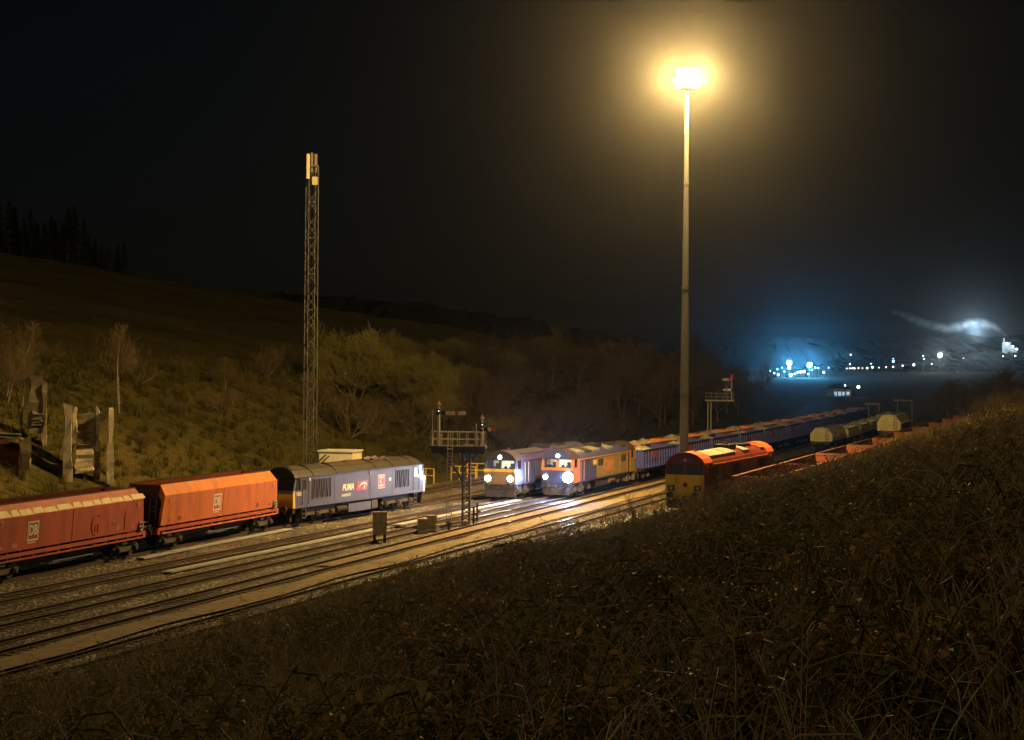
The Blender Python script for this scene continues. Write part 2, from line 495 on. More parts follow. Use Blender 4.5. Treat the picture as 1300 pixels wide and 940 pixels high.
RAILSEC = [(-0.035, 0.0), (0.035, 0.0), (0.035, -0.035), (0.012, -0.05), (0.012, -0.13), (0.07, -0.15), (-0.07, -0.15), (-0.012, -0.13), (-0.012, -0.05), (-0.035, -0.035)]
def make_track(label, cf, y0, y1, z=0.0, sleepers=True):
    t = empty('railway_track', (0, 0, 0)); tag(t, kind='structure')
    ysr = np.concatenate([np.arange(y0, min(y1, 260), 3.0), np.arange(260, y1, 10.0)]) if y1 > 260 else np.arange(y0, y1, 3.0)
    for s in (-1, 1):
        head, side = MB(), MB()
        rows = []
        for y in ysr:
            x, a = pose(cf, y)
            nx, ny = math.sin(a), -math.cos(a)    # to the right of travel
            off = s*0.7525
            rows.append((x + nx*off, y + ny*off, nx, ny))
        n = len(RAILSEC)
        vs, fh, fsd = [], [], []
        for (px, py, nx, ny) in rows:
            for (q, zz) in RAILSEC:
                vs.append((px + nx*q, py + ny*q, z + zz))
        for j in range(len(rows)-1):
            for i in range(n):
                k = (i+1) % n
                fc = (j*n+i, j*n+k, (j+1)*n+k, (j+1)*n+i)
                (fh if i == 0 else fsd).append(fc)
        me = bpy.data.meshes.new('rail')
        me.from_pydata(vs, [], fh + fsd)
        me.materials.append(M['rail']); me.materials.append(M['rail_side'])
        me.polygons.foreach_set('material_index', [0]*len(fh) + [1]*len(fsd))
        o = bpy.data.objects.new('rail', me); COL.objects.link(o); o.parent = t
    if sleepers:
        m = MB()
        y = y0
        while y < min(y1, 230):
            x, a = pose(cf, y)
            ux, uy = math.cos(a), math.sin(a); nx, ny = math.sin(a), -math.cos(a)
            j = rnd.uniform(-0.05, 0.05)
            def pt(l, w, zz): return (x + nx*(l+j) + ux*w, y + ny*(l+j) + uy*w, z + zz)
            m.hexa([pt(-1.25, -0.125, -0.3), pt(1.25, -0.125, -0.3), pt(1.25, 0.125, -0.3), pt(-1.25, 0.125, -0.3)],
                   [pt(-1.25, -0.125, -0.19), pt(1.25, -0.125, -0.19), pt(1.25, 0.125, -0.19), pt(-1.25, 0.125, -0.19)])
            y += 0.66
        o = m.build('sleepers', M['sleeper'], t); o['kind'] = 'stuff'
    return t

make_track('', c0, 25, 560)
make_track('', c1, 25, 560)
make_track('', c2, 25, 560)
make_track('', c3, 25, 420)
make_track('', c4, 25, 420)
make_track('', cm1, 60, 260)
make_track('', c6, 114, 320, SIDING)
make_track('', c7, 114, 320, SIDING)

# concrete cable troughs with separate lids
def trough(name, label, fx, y0, y1, w=0.55):
    t = empty(name, (0, 0, 0)); tag(t, label, 'cable trough')
    lid = MB(); y = y0; n = 0
    base = MB()
    while y < y1:
        x = float(fx(y)); x2 = float(fx(y+0.98))
        a = math.atan2(0.98, x2-x)
        ux, uy = math.cos(a), math.sin(a); nx, ny = math.sin(a), -math.cos(a)
        def pt(l, s, z): return (x + nx*l + ux*s, y + ny*l + uy*s, z)
        dz = rnd.uniform(-0.012, 0.012)
        m = MB()
        m.hexa([pt(-w/2, 0.012, -0.14), pt(w/2, 0.012, -0.14), pt(w/2, 0.99, -0.14), pt(-w/2, 0.99, -0.14)],
               [pt(-w/2, 0.012, -0.06+dz), pt(w/2, 0.012, -0.06+dz), pt(w/2, 0.99, -0.06+dz), pt(-w/2, 0.99, -0.06+dz)])
        m.build('lid', M['concrete_grey'], t)
        y += math.sin(a)
        n += 1
    return t
trough('cable_trough', 'long pale concrete cable trough between the middle tracks', lambda y: c1(y) + 1.45, 108, 163, 0.6)
trough('cable_trough', 'short pale concrete cable trough in front of the purple locomotive', lambda y: c0(y) + 1.9, 115, 135, 0.5)

# ------------------------------------------------------------------ rolling stock: shared pieces
def wheel_mesh(r=0.5, w=0.13):
    m = MB()
    n = 18
    prof = [(-w/2, r+0.03), (-w/2+0.03, r+0.03), (-w/2+0.035, r), (w/2, r-0.01), (w/2, r-0.09), (0.02, r-0.11), (0.02, 0.16), (w/2, 0.14), (w/2, 0.0)]
    vs, fs = [], []
    for i in range(n):
        t = 2*PI*i/n
        for (y, rr) in prof: vs.append((rr*math.cos(t), y, rr*math.sin(t)))
    k = len(prof)
    for i in range(n):
        j = (i+1) % n
        for q in range(k-1): fs.append((i*k+q, j*k+q, j*k+q+1, i*k+q+1))
    m.add(vs, fs)
    me = bpy.data.meshes.new('wheel')
    me.from_pydata(m.v, [], m.f)
    me.materials.append(M['under'])
    return me
WHEEL = wheel_mesh(0.53)
WHEEL_W = wheel_mesh(0.46)
M['hub'] = M['under_light']

def make_bogie(parent, x, axles, wm, r, half, heavy=True, light=None):
    lm = light or M['under_light']
    m = MB()
    for s in (-1, 1):
        y = s*1.03
        if heavy:
            m.prism_y([(x-half, 0.62), (x-half+0.35, 0.92), (x+half-0.35, 0.92), (x+half, 0.62), (x+half-0.2, 0.48), (x-half+0.2, 0.48)], y-0.06, y+0.06)
        else:
            m.prism_y([(x-half, 0.55), (x-half+0.4, 0.8), (x-0.35, 0.62), (x+0.35, 0.62), (x+half-0.4, 0.8), (x+half, 0.55), (x+half-0.3, 0.38), (x+0.3, 0.30), (x-0.3, 0.30), (x-half+0.3, 0.38)], y-0.05, y+0.05)
    m.box(x-0.3, x+0.3, -1.0, 1.0, 0.55, 0.95)
    b = m.build('bogie', lm, parent)
    for a in axles:
        for s in (-1, 1):
            w = bpy.data.objects.new('wheel', wm); COL.objects.link(w)
            w.parent = b; w.location = (x+a, s*0.755, r)
            w.rotation_euler = (0, 0, 0 if s > 0 else PI)
            bx = MB()
            bx.cbox((x+a, s*1.13, r), (0.34, 0.16, 0.30))
            bx.tube([(x+a, s*1.2, r), (x+a, s*1.27, r)], 0.11, 8)
            bx.build('axle_box', lm, b)
            if heavy:
                for dx in (-0.27, 0.27):
                    sp = MB(); sp.tube([(x+a+dx, s*1.12, 0.42), (x+a+dx, s*1.12, 0.75)], 0.085, 8)
                    sp.build('spring', lm, b)
    return b

def buffers(parent, xe, mat, beam=True, d=1):
    for s in (-1, 1):
        m = MB()
        m.tube([(xe, s*0.87, 1.05), (xe + d*0.42, s*0.87, 1.05)], 0.10, 10)
        m.tube([(xe + d*0.42, s*0.87, 1.05), (xe + d*0.50, s*0.87, 1.05)], 0.24, 12)
        m.build('buffer', mat, parent)
    m = MB()
    m.tube([(xe, 0, 0.98), (xe + d*0.25, 0, 0.98), (xe + d*0.38, 0, 0.82), (xe + d*0.30, 0, 0.62)], 0.05, 6)
    m.build('coupling', mat, parent)

def hoses(parent, xe, d=1):
    m = MB()
    for y in (-0.55, -0.4, 0.4, 0.55):
        m.tube([(xe, y, 1.0), (xe + d*0.16, y, 0.95), (xe + d*0.2, y, 0.7), (xe + d*0.12, y, 0.45)], 0.025, 5)
    m.build('brake_hose', M['blackm'], parent)

def steps(parent, x, s, mat):
    m = MB()
    for z in (0.35, 0.65, 0.95):
        m.box(x-0.22, x+0.22, s*1.2 - 0.12, s*1.2 + 0.12, z, z+0.035)
    for dx in (-0.23, 0.23):
        m.box(x+dx-0.015, x+dx+0.015, s*1.2-0.11, s*1.2+0.11, 0.33, 1.1)
    m.build('step', mat, parent)

def spot(parent, loc, direction, watts, col, size=110, radius=0.08):
    ld = bpy.data.lights.new('headlight_beam', 'SPOT')
    ld.energy = watts; ld.color = col; ld.spot_size = R(size); ld.spot_blend = 1.0; ld.shadow_soft_size = radius
    o = bpy.data.objects.new('headlight_beam', ld); COL.objects.link(o)
    o.parent = parent; o.location = loc
    o.rotation_euler = Vector(direction).to_track_quat('-Z', 'Y').to_euler()
    return o

def point(parent, loc, watts, col, radius=0.1, name='lamp_light'):
    ld = bpy.data.lights.new(name, 'POINT')
    ld.energy = watts; ld.color = col; ld.shadow_soft_size = radius
    o = bpy.data.objects.new(name, ld); COL.objects.link(o)
    o.parent = parent; o.location = loc
    return o

def disc(parent, name, mat, c, r, d=1, n=14, depth=0.06):
    m = MB(); m.tube([(c[0]-d*depth, c[1], c[2]), (c[0], c[1], c[2])], r, n)
    return m.build(name, mat, parent)

# ------------------------------------------------------------------ high-hooded goods locomotive with two windscreens (three of them)
BODY = [(-1.32, 1.12), (-1.32, 2.98), (-1.22, 3.18), (-0.95, 3.45), (-0.55, 3.64), (0, 3.72), (0.55, 3.64), (0.95, 3.45), (1.22, 3.18), (1.32, 2.98), (1.32, 1.12)]
ARCH = [(-1.32, 3.06), (-1.30, 3.14), (-1.12, 3.42), (-0.75, 3.68), (-0.35, 3.81), (0, 3.85), (0.35, 3.81), (0.75, 3.68), (1.12, 3.42), (1.30, 3.14), (1.32, 3.06)]

def cab(parent, d, P, lit):
    """one cab at the end x = d*10.3 (d = +1 or -1)"""
    def X(a, b): return (d*a, d*b) if d > 0 else (d*b, d*a)
    def bx(m, x0, x1, *r): a, b = X(x0, x1); m.box(a, b, *r)
    # nose panel and side shell
    m = MB(); bx(m, 10.12, 10.30, -1.30, 1.30, 1.16, 2.16); nose = m.build('nose_panel', P['nose'], parent)
    m = MB(); bx(m, 10.10, 10.31, -1.305, 1.305, 2.16, 2.38); m.build('windscreen_sill', P['sill'], parent)
    for s in (-1, 1):
        m = MB()
        y0, y1 = sorted((s*1.32, s*1.24))
        bx(m, 8.0, 10.12, y0, y1, 1.12, 2.36)
        bx(m, 8.0, 8.75, y0, y1, 2.36, 3.06)
        bx(m, 9.62, 10.0, y0, y1, 2.36, 3.06)
        m.build('cab_side', P['cabside'] if d > 0 else P['panel'], parent)
        m = MB(); bx(m, 8.75, 9.62, s*1.28-0.01, s*1.28+0.01, 2.36, 3.06)
        m.build('side_window', M['glass'] if lit else M['dark_glass'], parent)
    # pillars between the windscreens (raked)
    m = MB()
    for (ya, yb) in ((-1.31, -1.20), (-0.075, 0.075), (1.20, 1.31)):
        b = [(d*10.05, ya, 2.38), (d*10.30, ya, 2.38), (d*10.30, yb, 2.38), (d*10.05, yb, 2.38)]
        t = [(d*9.90, ya, 3.08), (d*10.12, ya, 3.08), (d*10.12, yb, 3.08), (d*9.90, yb, 3.08)]
        if d < 0: b.reverse(); t.reverse()
        m.hexa(b, t)
    m.build('pillar', P['pillar'], parent)
    for (ya, yb) in ((-1.20, -0.075), (0.075, 1.20)):
        m = MB()
        m.add([(d*10.22, ya, 2.38), (d*10.22, yb, 2.38), (d*10.05, yb, 3.08), (d*10.05, ya, 3.08)], [(0, 1, 2, 3)])
        pn = m.build('windscreen', M['glass'] if lit else M['dark_glass'], parent)
        m = MB()
        yc = (ya+yb)/2
        m.tube([(d*10.33, yc+0.1, 2.40), (d*10.28, yc-0.12, 2.62), (d*10.22, yc-0.02, 2.85)], 0.018, 4)
        m.build('wiper', M['blackm'], pn)
    # roof arch
    m = MB(); a, b = X(8.0, 10.16); m.prism_x(ARCH, a, b); m.build('cab_roof', P['cabroof'], parent)
    m = MB(); a, b = X(10.16, 10.19); m.prism_x([(y*0.985, 3.08 + (z-3.06)*0.97) for y, z in ARCH], a, b); m.build('brow', P['brow'], parent)
    # interior
    m = MB(); bx(m, 8.02, 8.06, -1.24, 1.24, 1.2, 3.06); bx(m, 8.02, 10.1, -1.24, 1.24, 1.30, 1.34); m.build('cab_lining', M['cab_in'], parent)
    m = MB()
    for y in (-0.62, 0.62):
        bx(m, 8.9, 9.35, y-0.25, y+0.25, 1.75, 1.87); bx(m, 8.82, 8.92, y-0.25, y+0.25, 1.85, 2.5); bx(m, 8.84, 8.92, y-0.14, y+0.14, 2.5, 2.78)
        bx(m, 9.05, 9.2, y-0.08, y+0.08, 1.34, 1.75)
    bx(m, 9.75, 10.1, -1.2, 1.2, 1.9, 2.42)
    bx(m, 9.8, 9.95, -0.9, -0.55, 2.42, 2.62); bx(m, 9.8, 9.95, 0.3, 0.5, 2.42, 2.58)
    m.build('seat', M['seat'], parent)
    if lit:
        m = MB(); bx(m, 8.4, 9.4, -0.5, 0.5, 3.02, 3.05); m.build('ceiling_lamp', M['cab_lamp'], parent)
        point(parent, (d*9.5, 0, 2.92), 55 if P.get('cabw') is None else P['cabw'], (1.0, 0.95, 0.80), 0.12, 'cab_light')
    # buffer beam and plough
    m = MB(); bx(m, 10.05, 10.26, -1.28, 1.28, 0.78, 1.16); m.build('buffer_beam', P['beam'], parent)
    m = MB()
    b = [(d*10.05, -1.2, 0.18), (d*10.42, -1.1, 0.18), (d*10.42, 1.1, 0.18), (d*10.05, 1.2, 0.18)]
    t = [(d*10.05, -1.2, 0.72), (d*10.25, -1.15, 0.72), (d*10.25, 1.15, 0.72), (d*10.05, 1.2, 0.72)]
    if d < 0: b.reverse(); t.reverse()
    m.hexa(b, t); m.build('snow_plough', M['under'], parent)
    buffers(parent, d*10.26, M['under'], d=d)
    hoses(parent, d*10.26, d)
    for s in (-1, 1):
        steps(parent, d*9.9, s, M['galv'])
        steps(parent, d*7.6, s, M['under_light'])

def goods_loco(name, label, cf, Y, P, z=0.0, group=None, cab_lit=True):
    x, a = pose(cf, Y)
    root = empty(name, (x, Y, z), a + PI, label, 'locomotive')   # local +x comes towards the camera
    m = MB(); m.prism_x(BODY, -8.0, 8.0); m.build('body', P['body'], root)
    # side panels and doors stand a little proud
    for s in (-1, 1):
        xs_ = [(-7.9, -7.1, 'blackm'), (-7.0, -4.6, None), (-4.5, -2.1, None), (-2.0, 0.4, None), (0.5, 2.9, None), (3.0, 5.2, 'sidedark'), (5.3, 7.0, 'sidedark'), (7.15, 7.85, 'blackm')]
        for (xa, xb, k) in xs_:
            mt = P['panel'] if k is None else (P.get('sidedark', P['panel']) if k == 'sidedark' else M['blackm'])
            m = MB()
            y0, y1 = sorted((s*1.318, s*1.345)) if k != 'blackm' else sorted((s*1.31, s*1.328))
            m.box(xa, xb, y0, y1, 1.22, 2.86)
            pn = m.build('door' if k == 'blackm' else 'side_panel', mt, root)
        m = MB(); y0, y1 = sorted((s*1.30, s*1.37)); m.box(-8, 8, y0, y1, 2.92, 3.0); m.build('cantrail', P['rail'], root)
        m = MB(); y0, y1 = sorted((s*1.31, s*1.36)); m.box(-8, 8, y0, y1, 1.10, 1.2); m.build('sill', P['sillside'], root)
        for xh in (7.05, 7.95, -7.05, -7.95):
            m = MB(); m.tube([(xh, s*1.40, 1.25), (xh, s*1.40, 2.85)], 0.022, 6); m.build('grab_rail', P['grab'], root)
        # body-side grilles
        for xg in (-6.6, 1.0):
            m = MB()
            for k in range(9):
                xx = xg + k*0.18
                y0, y1 = sorted((s*1.345, s*1.375)); m.box(xx, xx+0.07, y0, y1, 2.2, 2.78)
            m.build('grille', M['blackm'], root)
    # roof equipment
    for (xa, xb, zz, w, mt) in P['roof']:
        sec = [(-w, 3.76+zz-0.42*(w/1.0)**2*0.55), (-w*0.5, 3.76+zz-0.08), (0, 3.76+zz), (w*0.5, 3.76+zz-0.08), (w, 3.76+zz-0.42*(w/1.0)**2*0.55), (w, 3.30), (-w, 3.30)]
        m = MB(); m.prism_x(sec[::-1], xa, xb); m.build('roof_panel', mt, root)
    m = MB(); m.box(-1.4, 0.6, -0.55, 0.55, 3.60, 3.98); ex = m.build('silencer', M['blackm'], root)
    m = MB(); m.tube([(-0.4, 0, 3.9), (-0.4, 0, 4.06)], 0.22, 12); m.build('exhaust', M['under'], ex)
    for xf in (-5.6, -4.2):
        m = MB(); m.tube([(xf, 0, 3.66), (xf, 0, 3.86)], 0.58, 18); m.build('roof_fan', M['blackm'], root)
    m = MB(); m.tube([(8.7, 0.3, 3.8), (8.7, 0.3, 3.98), (9.2, 0.3, 4.02)], 0.05, 6); m.build('horn', M['galv'], root)
    # underframe
    m = MB(); m.box(-10.0, 10.0, -1.05, 1.05, 0.92, 1.115); m.build('underframe', M['under'], root)
    m = MB(); m.prism_x([(-1.25, 0.95), (-1.25, 0.5), (-0.95, 0.30), (0.95, 0.30), (1.25, 0.5), (1.25, 0.95)][::-1], -2.9, 2.9); m.build('fuel_tank', M['under'], root)
    for s in (-1, 1):
        m = MB(); m.tube([(-2.6, s*1.3, 0.72), (-1.0, s*1.3, 0.72)], 0.18, 10); m.build('air_tank', M['under_light'], root)
    for xb in (-6.7, 6.7):
        make_bogie(root, xb, (-2.0, 0.0, 2.0), WHEEL, 0.53, 2.75)
    cab(root, 1, P, cab_lit)
    cab(root, -1, P, False)
    return root

def cluster(root, lit, spec):
    """low headlight boxes on the nose: spec = list of (y, z, lens material, radius)"""
    for (y, z, mat, r) in spec:
        m = MB(); m.box(10.29, 10.335, y-max(0.24, r+.02), y+max(0.24, r+.02), z-max(0.18, r+.02), z+max(0.18, r+.02))
        h = m.build('headlight', M['blackm'], root)
        disc(h, 'lens', mat, (10.375, y, z), r)

M['nose_brown'] = paint('brownish_yellow', (0.22, 0.13, 0.03), 0.6, 0.7)  # browner than the yellow sill above it
P_blue = dict(body=M['blue66'], panel=M['blue66'], nose=M['nose_brown'], sill=M['yellow'], cabside=M['blue66'], pillar=M['blackm'], cabroof=M['roof_purple'],
              brow=M['blackm'], beam=M['under'], rail=M['ews_red'], sillside=M['blue66'], grab=M['white'], sidedark=M['gb_blue'],
              roof=[(-7.8, -2.0, 0.02, 1.0, M['roof_purple']), (1.2, 7.6, 0.02, 1.0, M['roof_purple'])], cabw=45)
lo1 = goods_loco('goods_locomotive', 'deep blue locomotive with black window surround and two equal lit headlights', c1, 173.4, P_blue)
cluster(lo1, True, [(-0.95, 1.62, M['lamp_white'], 0.24), (0.95, 1.62, M['lamp_white'], 0.24)])
disc(lo1, 'top_lamp', M['lamp_warm'], (10.23, 0.0, 3.32), 0.15)
spot(lo1, (10.8, -0.95, 1.62), (1, 0, -0.10), 600, (0.85, 0.92, 1.0), 110)
spot(lo1, (10.8, 0.95, 1.62), (1, 0, -0.10), 600, (0.85, 0.92, 1.0), 110)

P_gb = dict(body=M['gb_blue'], panel=M['ochre'], nose=M['gb_blue'], sill=M['orange'], cabside=M['orange'], pillar=M['orange'], cabroof=M['roof_brown'],
            brow=M['gb_blue'], beam=M['gb_blue'], rail=M['orange'], sillside=M['gb_blue'], grab=M['orange'], sidedark=M['gb_blue'],
            roof=[(-7.8, -6.4, 0.03, 1.0, M['roof_brown']), (-3.4, -1.6, 0.03, 1.0, M['roof_grey']), (0.8, 3.2, 0.03, 1.0, M['roof_grey']), (3.4, 5.4, 0.02, 1.0, M['roof_brown']), (5.6, 7.8, 0.03, 1.0, M['roof_grey'])], cabw=60)
lo2 = goods_loco('goods_locomotive', 'navy and ochre locomotive with orange cab and one dazzling blue-white headlight', c2, 176.2, P_gb)
cluster(lo2, True, [(0.95, 1.62, M['lamp_big'], 0.42), (-0.95, 1.62, M['lamp_white'], 0.18)])
disc(lo2, 'top_lamp', M['lamp_small'], (10.23, 0.05, 3.34), 0.14)
spot(lo2, (10.85, 0.95, 1.62), (1, 0, -0.14), 3000, (0.34, 0.50, 1.0), 105, 0.15)
spot(lo2, (10.8, -0.95, 1.62), (1, 0, -0.06), 500, (0.45, 0.62, 1.0), 120)
for s in (-1, 1):
    text_mesh('GBRf', 1.35, M['orange'], lo2, 'lettering', (-1.0, s*1.35, 2.0), (R(90), 0, 0 if s < 0 else PI), 0.0, 0.006, 1.15, 0.02)
    m = MB(); y0, y1 = sorted((s*1.345, s*1.36)); m.box(3.1, 4.1, y0, y1, 2.35, 2.75); m.build('number_plate', M['yellow'], lo2)

P_red = dict(body=M['ews_red'], panel=M['ews_red'], nose=M['dull_yellow'], sill=M['dull_yellow'], cabside=M['ews_red'], pillar=M['ews_red'], cabroof=M['db_red'],
             brow=M['ews_red'], beam=M['dull_yellow'], rail=M['db_red'], sillside=M['ews_red'], grab=M['blackm'],
             roof=[(-7.9, -6.9, 0.03, 1.05, M['db_red']), (-3.3, -1.6, 0.03, 1.05, M['roof_grey']), (0.8, 3.4, 0.04, 1.05, M['roof_grey']), (3.5, 5.4, 0.02, 1.05, M['cabinet']), (5.5, 7.9, 0.03, 1.05, M['roof_grey'])])
lo3 = goods_loco('goods_locomotive', 'unlit dark red locomotive with grey roof panels parked behind the bank', c6, 143.5, P_red, z=SIDING, cab_lit=False)
cluster(lo3, False, [(-0.9, 1.50, M['dead_lens'], 0.12), (0.9, 1.50, M['dead_lens'], 0.12)])
disc(lo3, 'top_lamp', M['dead_lens'], (10.23, 0.0, 3.32), 0.12)
m = MB(); m.box(10.19, 10.215, -0.45, 0.45, 3.2, 3.42); m.build('head_panel', M['gb_blue'], lo3)
disc(lo3, 'emblem', M['ews_red'], (10.315, 0.05, 1.72), 0.16, depth=0.02)

# ------------------------------------------------------------------ slab-sided purple locomotive
def purple_loco():
    cf, Y = c0, 146.9
    x, a = pose(cf, Y)
    a = math.atan2(20.0, 8.4)
    x = -11.78
    root = empty('slab_sided_locomotive', (x, Y, 0), a, 'purple grey locomotive with red logo and white emblem on its flat side', 'locomotive')
    sec = [(-1.33, 1.08), (-1.33, 3.14), (-1.20, 3.32), (-0.9, 3.58), (-0.45, 3.75), (0, 3.80), (0.45, 3.75), (0.9, 3.58), (1.20, 3.32), (1.33, 3.14), (1.33, 1.08)]
    side = [(-1.33, 1.08), (-1.33, 3.14), (1.33, 3.14), (1.33, 1.08)]
    m = MB(); m.prism_x(side, -9.2, 9.2); m.build('body', M['purple'], root)
    roof = [(-1.335, 3.12)] + sec[1:-1] + [(1.335, 3.12)]
    m = MB(); m.prism_x(roof, -9.6, 9.6); m.build('roof', M['dark_roof'], root)
    for s in (-1, 1):
        m = MB(); y0, y1 = sorted((s*1.31, s*1.375)); m.box(-10.0, 10.0, y0, y1, 3.10, 3.16); m.build('cantrail', M['roof_brown'], root)
    # cabs
    for d in (-1, 1):
        # lower nose and raked windscreen: side outline
        m = MB()
        out = [(d*9.2, 1.08), (d*10.30, 1.08), (d*10.34, 2.05), (d*10.28, 2.28), (d*9.2, 2.28)]
        if d < 0: out = out[::-1]
        m.prism_y(out, -1.33, 1.33); m.build('cab_lower', M['purple'], root)
        m = MB()
        out = [(d*10.28, 2.26), (d*10.345, 2.03), (d*10.36, 1.12), (d*10.31, 1.10)]
        if d < 0: out = out[::-1]
        m.prism_y(out, -1.29, 1.29); m.build('nose_panel', M['yellow'], root)
        for s in (-1, 1):
            m = MB(); y0, y1 = sorted((s*1.29, s*1.338)); 
            o2 = [(d*10.02, 1.09), (d*10.31, 1.09), (d*10.35, 2.1), (d*10.20, 2.25), (d*10.08, 2.25)]
            if d < 0: o2 = o2[::-1]
            m.prism_y(o2, y0, y1); m.build('corner_stripe', M['yellow'] if d < 0 else M['white'], root)
            # side pillar pieces round the cab window
            m = MB(); y0, y1 = sorted((s*1.25, s*1.33))
            m.box(min(d*9.2, d*9.3), max(d*9.2, d*9.3), y0, y1, 2.28, 3.12)
            o3 = [(d*10.05, 2.28), (d*10.28, 2.28), (d*9.98, 3.12), (d*9.82, 3.12)]
            if d < 0: o3 = o3[::-1]
            m.prism_y(o3, y0, y1); m.build('pillar', M['purple'], root)
            o4 = [(d*9.3, 2.28), (d*10.05, 2.28), (d*9.82, 3.12), (d*9.3, 3.12)]
            if d < 0: o4 = o4[::-1]
            m = MB(); m.prism_y(o4, *sorted((s*1.27, s*1.285))); m.build('side_window', M['dark_glass'], root)
        for (ya, yb) in ((-1.22, -0.06), (0.06, 1.22)):
            m = MB(); m.add([(d*10.22, ya, 2.30), (d*10.22, yb, 2.30), (d*9.93, yb, 3.12), (d*9.93, ya, 3.12)], [(0, 1, 2, 3)]); m.build('windscreen', M['dark_glass'], root)
        m = MB()
        m.hexa([(d*10.1, -0.06, 2.28), (d*10.26, -0.06, 2.28), (d*10.26, 0.06, 2.28), (d*10.1, 0.06, 2.28)][::d], [(d*9.85, -0.06, 3.12), (d*9.97, -0.06, 3.12), (d*9.97, 0.06, 3.12), (d*9.85, 0.06, 3.12)][::d]); m.build('centre_pillar', M['purple'], root)
        m = MB()
        lo = [(d*9.6, y, z) for y, z in roof]; hi = [(d*(10.05 - 0.45*max(0, (z-3.12))/0.68), y*0.97, 3.12 + (z-3.12)*0.93) for y, z in roof]
        n = len(roof); m.add(lo + hi, [(i, (i+1) % n, n+(i+1) % n, n+i) for i in range(n)] + [tuple(range(n, 2*n))]); m.build('cab_roof', M['dark_roof'], root)
        m = MB(); m.box(min(d*9.95, d*10.3), max(d*9.95, d*10.3), -1.28, 1.28, 0.75, 1.08); m.build('buffer_beam', M['under'], root)
        buffers(root, d*10.3, M['under_light'], d=d); hoses(root, d*10.3, d)
        m = MB(); m.box(min(d*10.1, d*10.35), max(d*10.1, d*10.35), -1.1, 1.1, 0.2, 0.7); m.build('snow_plough', M['under'], root)
        for s in (-1, 1):
            steps(root, d*8.75, s, M['galv'])
            # cab door between two white-topped grab rails
            m = MB(); y0, y1 = sorted((s*1.322, s*1.338)); m.box(min(d*8.35, d*9.05), max(d*8.35, d*9.05), y0, y1, 1.25, 3.02); dr = m.build('door', M['purple'], root)
            m = MB(); y0, y1 = sorted((s*1.334, s*1.345)); m.box(min(d*8.48, d*8.92), max(d*8.48, d*8.92), y0, y1, 2.3, 2.95); m.build('door_window', M['dark_glass'], dr)
            for xx in (8.25, 9.15):
                m = MB(); m.tube([(d*xx, s*1.40, 1.3), (d*xx, s*1.40, 3.0)], 0.03, 6); m.build('grab_rail', M['galv'] if xx < 9 else M['blackm'], root)
        # body-side grille with slanting struts
        gx0, gx1 = (5.3, 7.5) if d > 0 else (-7.6, -5.0)
        for s in (-1, 1):
            m = MB(); y0, y1 = sorted((s*1.325, s*1.345)); m.box(gx0, gx1, y0, y1, 1.62, 2.92); g = m.build('grille', M['blackm'], root)
            m = MB(); y0, y1 = sorted((s*1.345, s*1.38))
            k = 0
            xx = gx0 + 0.1
            while xx < gx1 - 0.35:
                up = 0.25 if k % 2 == 0 else -0.25
                base = xx if up > 0 else xx + 0.3
                m.hexa([(base, y0, 1.62), (base+0.07, y0, 1.62), (base+0.07, y1, 1.62), (base, y1, 1.62)],
                       [(base+up, y0, 2.92), (base+up+0.07, y0, 2.92), (base+up+0.07, y1, 2.92), (base+up, y1, 2.92)])
                xx += 0.36; k += 1
            m.build('strut', M['roof_brown'] if d > 0 else M['purple'], g)
            m = MB()
            for (xa, xb, za, zb) in ((gx0-0.06, gx1+0.06, 1.55, 1.62), (gx0-0.06, gx1+0.06, 2.92, 2.99), (gx0-0.06, gx0, 1.62, 2.92), (gx1, gx1+0.06, 1.62, 2.92)):
                m.box(xa, xb, *sorted((s*1.33, s*1.37)), za, zb)
            m.build('grille_frame', M['purple'], g)
    # side panel seams
    for s in (-1, 1):
        for xx in (-4.4, 0.95, 4.7):
            m = MB(); m.box(xx-0.02, xx+0.02, *sorted((s*1.325, s*1.34)), 1.15, 3.08); m.build('seam', M['gb_blue'], root)
        m = MB(); m.box(1.15, 4.5, *sorted((s*1.328, s*1.338)), 1.4, 2.85); m.build('side_panel', M['purple'], root)
        # emblem squares and logo
        rz = 0 if s < 0 else PI
        fx = 1 if s < 0 else -1
        m = MB(); m.box(2.35, 3.45, *sorted((s*1.338, s*1.346)), 1.72, 2.72); e_ = m.build('emblem', M['pink_logo'], root)
        m = MB(); y0, y1 = sorted((s*1.346, s*1.352))
        for (xa, xb, za, zb) in ((2.42, 3.38, 1.79, 1.86), (2.42, 3.38, 2.58, 2.65), (2.42, 2.49, 1.86, 2.58), (3.31, 3.38, 1.86, 2.58)): m.box(xa, xb, y0, y1, za, zb)
        m.build('emblem_border', M['red_logo'], e_)
        text_mesh('DB', 0.66, M['red_logo'], e_, 'lettering', (2.9, s*1.347, 2.22), (R(90), 0, rz), 0, 0.004, 0.95, 0.02)
        m = MB(); m.box(4.15, 4.5, *sorted((s*1.339, s*1.346)), 2.2, 2.42); m.build('number_plate', M['white'], root)
        m = MB(); m.prism_y([(-1.15, 1.78), (0.55, 1.78), (0.78, 2.42), (-0.92, 2.42)][::1], *sorted((s*1.332, s*1.342))); lg = m.build('logo', M['red_logo'], root)
        m = MB()
        pl = [(-0.75, 1.95), (-0.40, 2.12), (0.05, 2.22), (0.40, 2.18), (0.60, 2.05), (0.52, 2.26), (0.30, 2.34), (-0.05, 2.34), (-0.45, 2.22)]
        m.prism_y(pl, *sorted((s*1.342, s*1.348))); m.build('swoosh', M['white'], lg)
        m = MB(); m.prism_y([(0.02, 1.84), (0.16, 1.84), (0.34, 2.14), (0.12, 2.14)], *sorted((s*1.342, s*1.348))); m.build('swoosh', M['white'], lg)
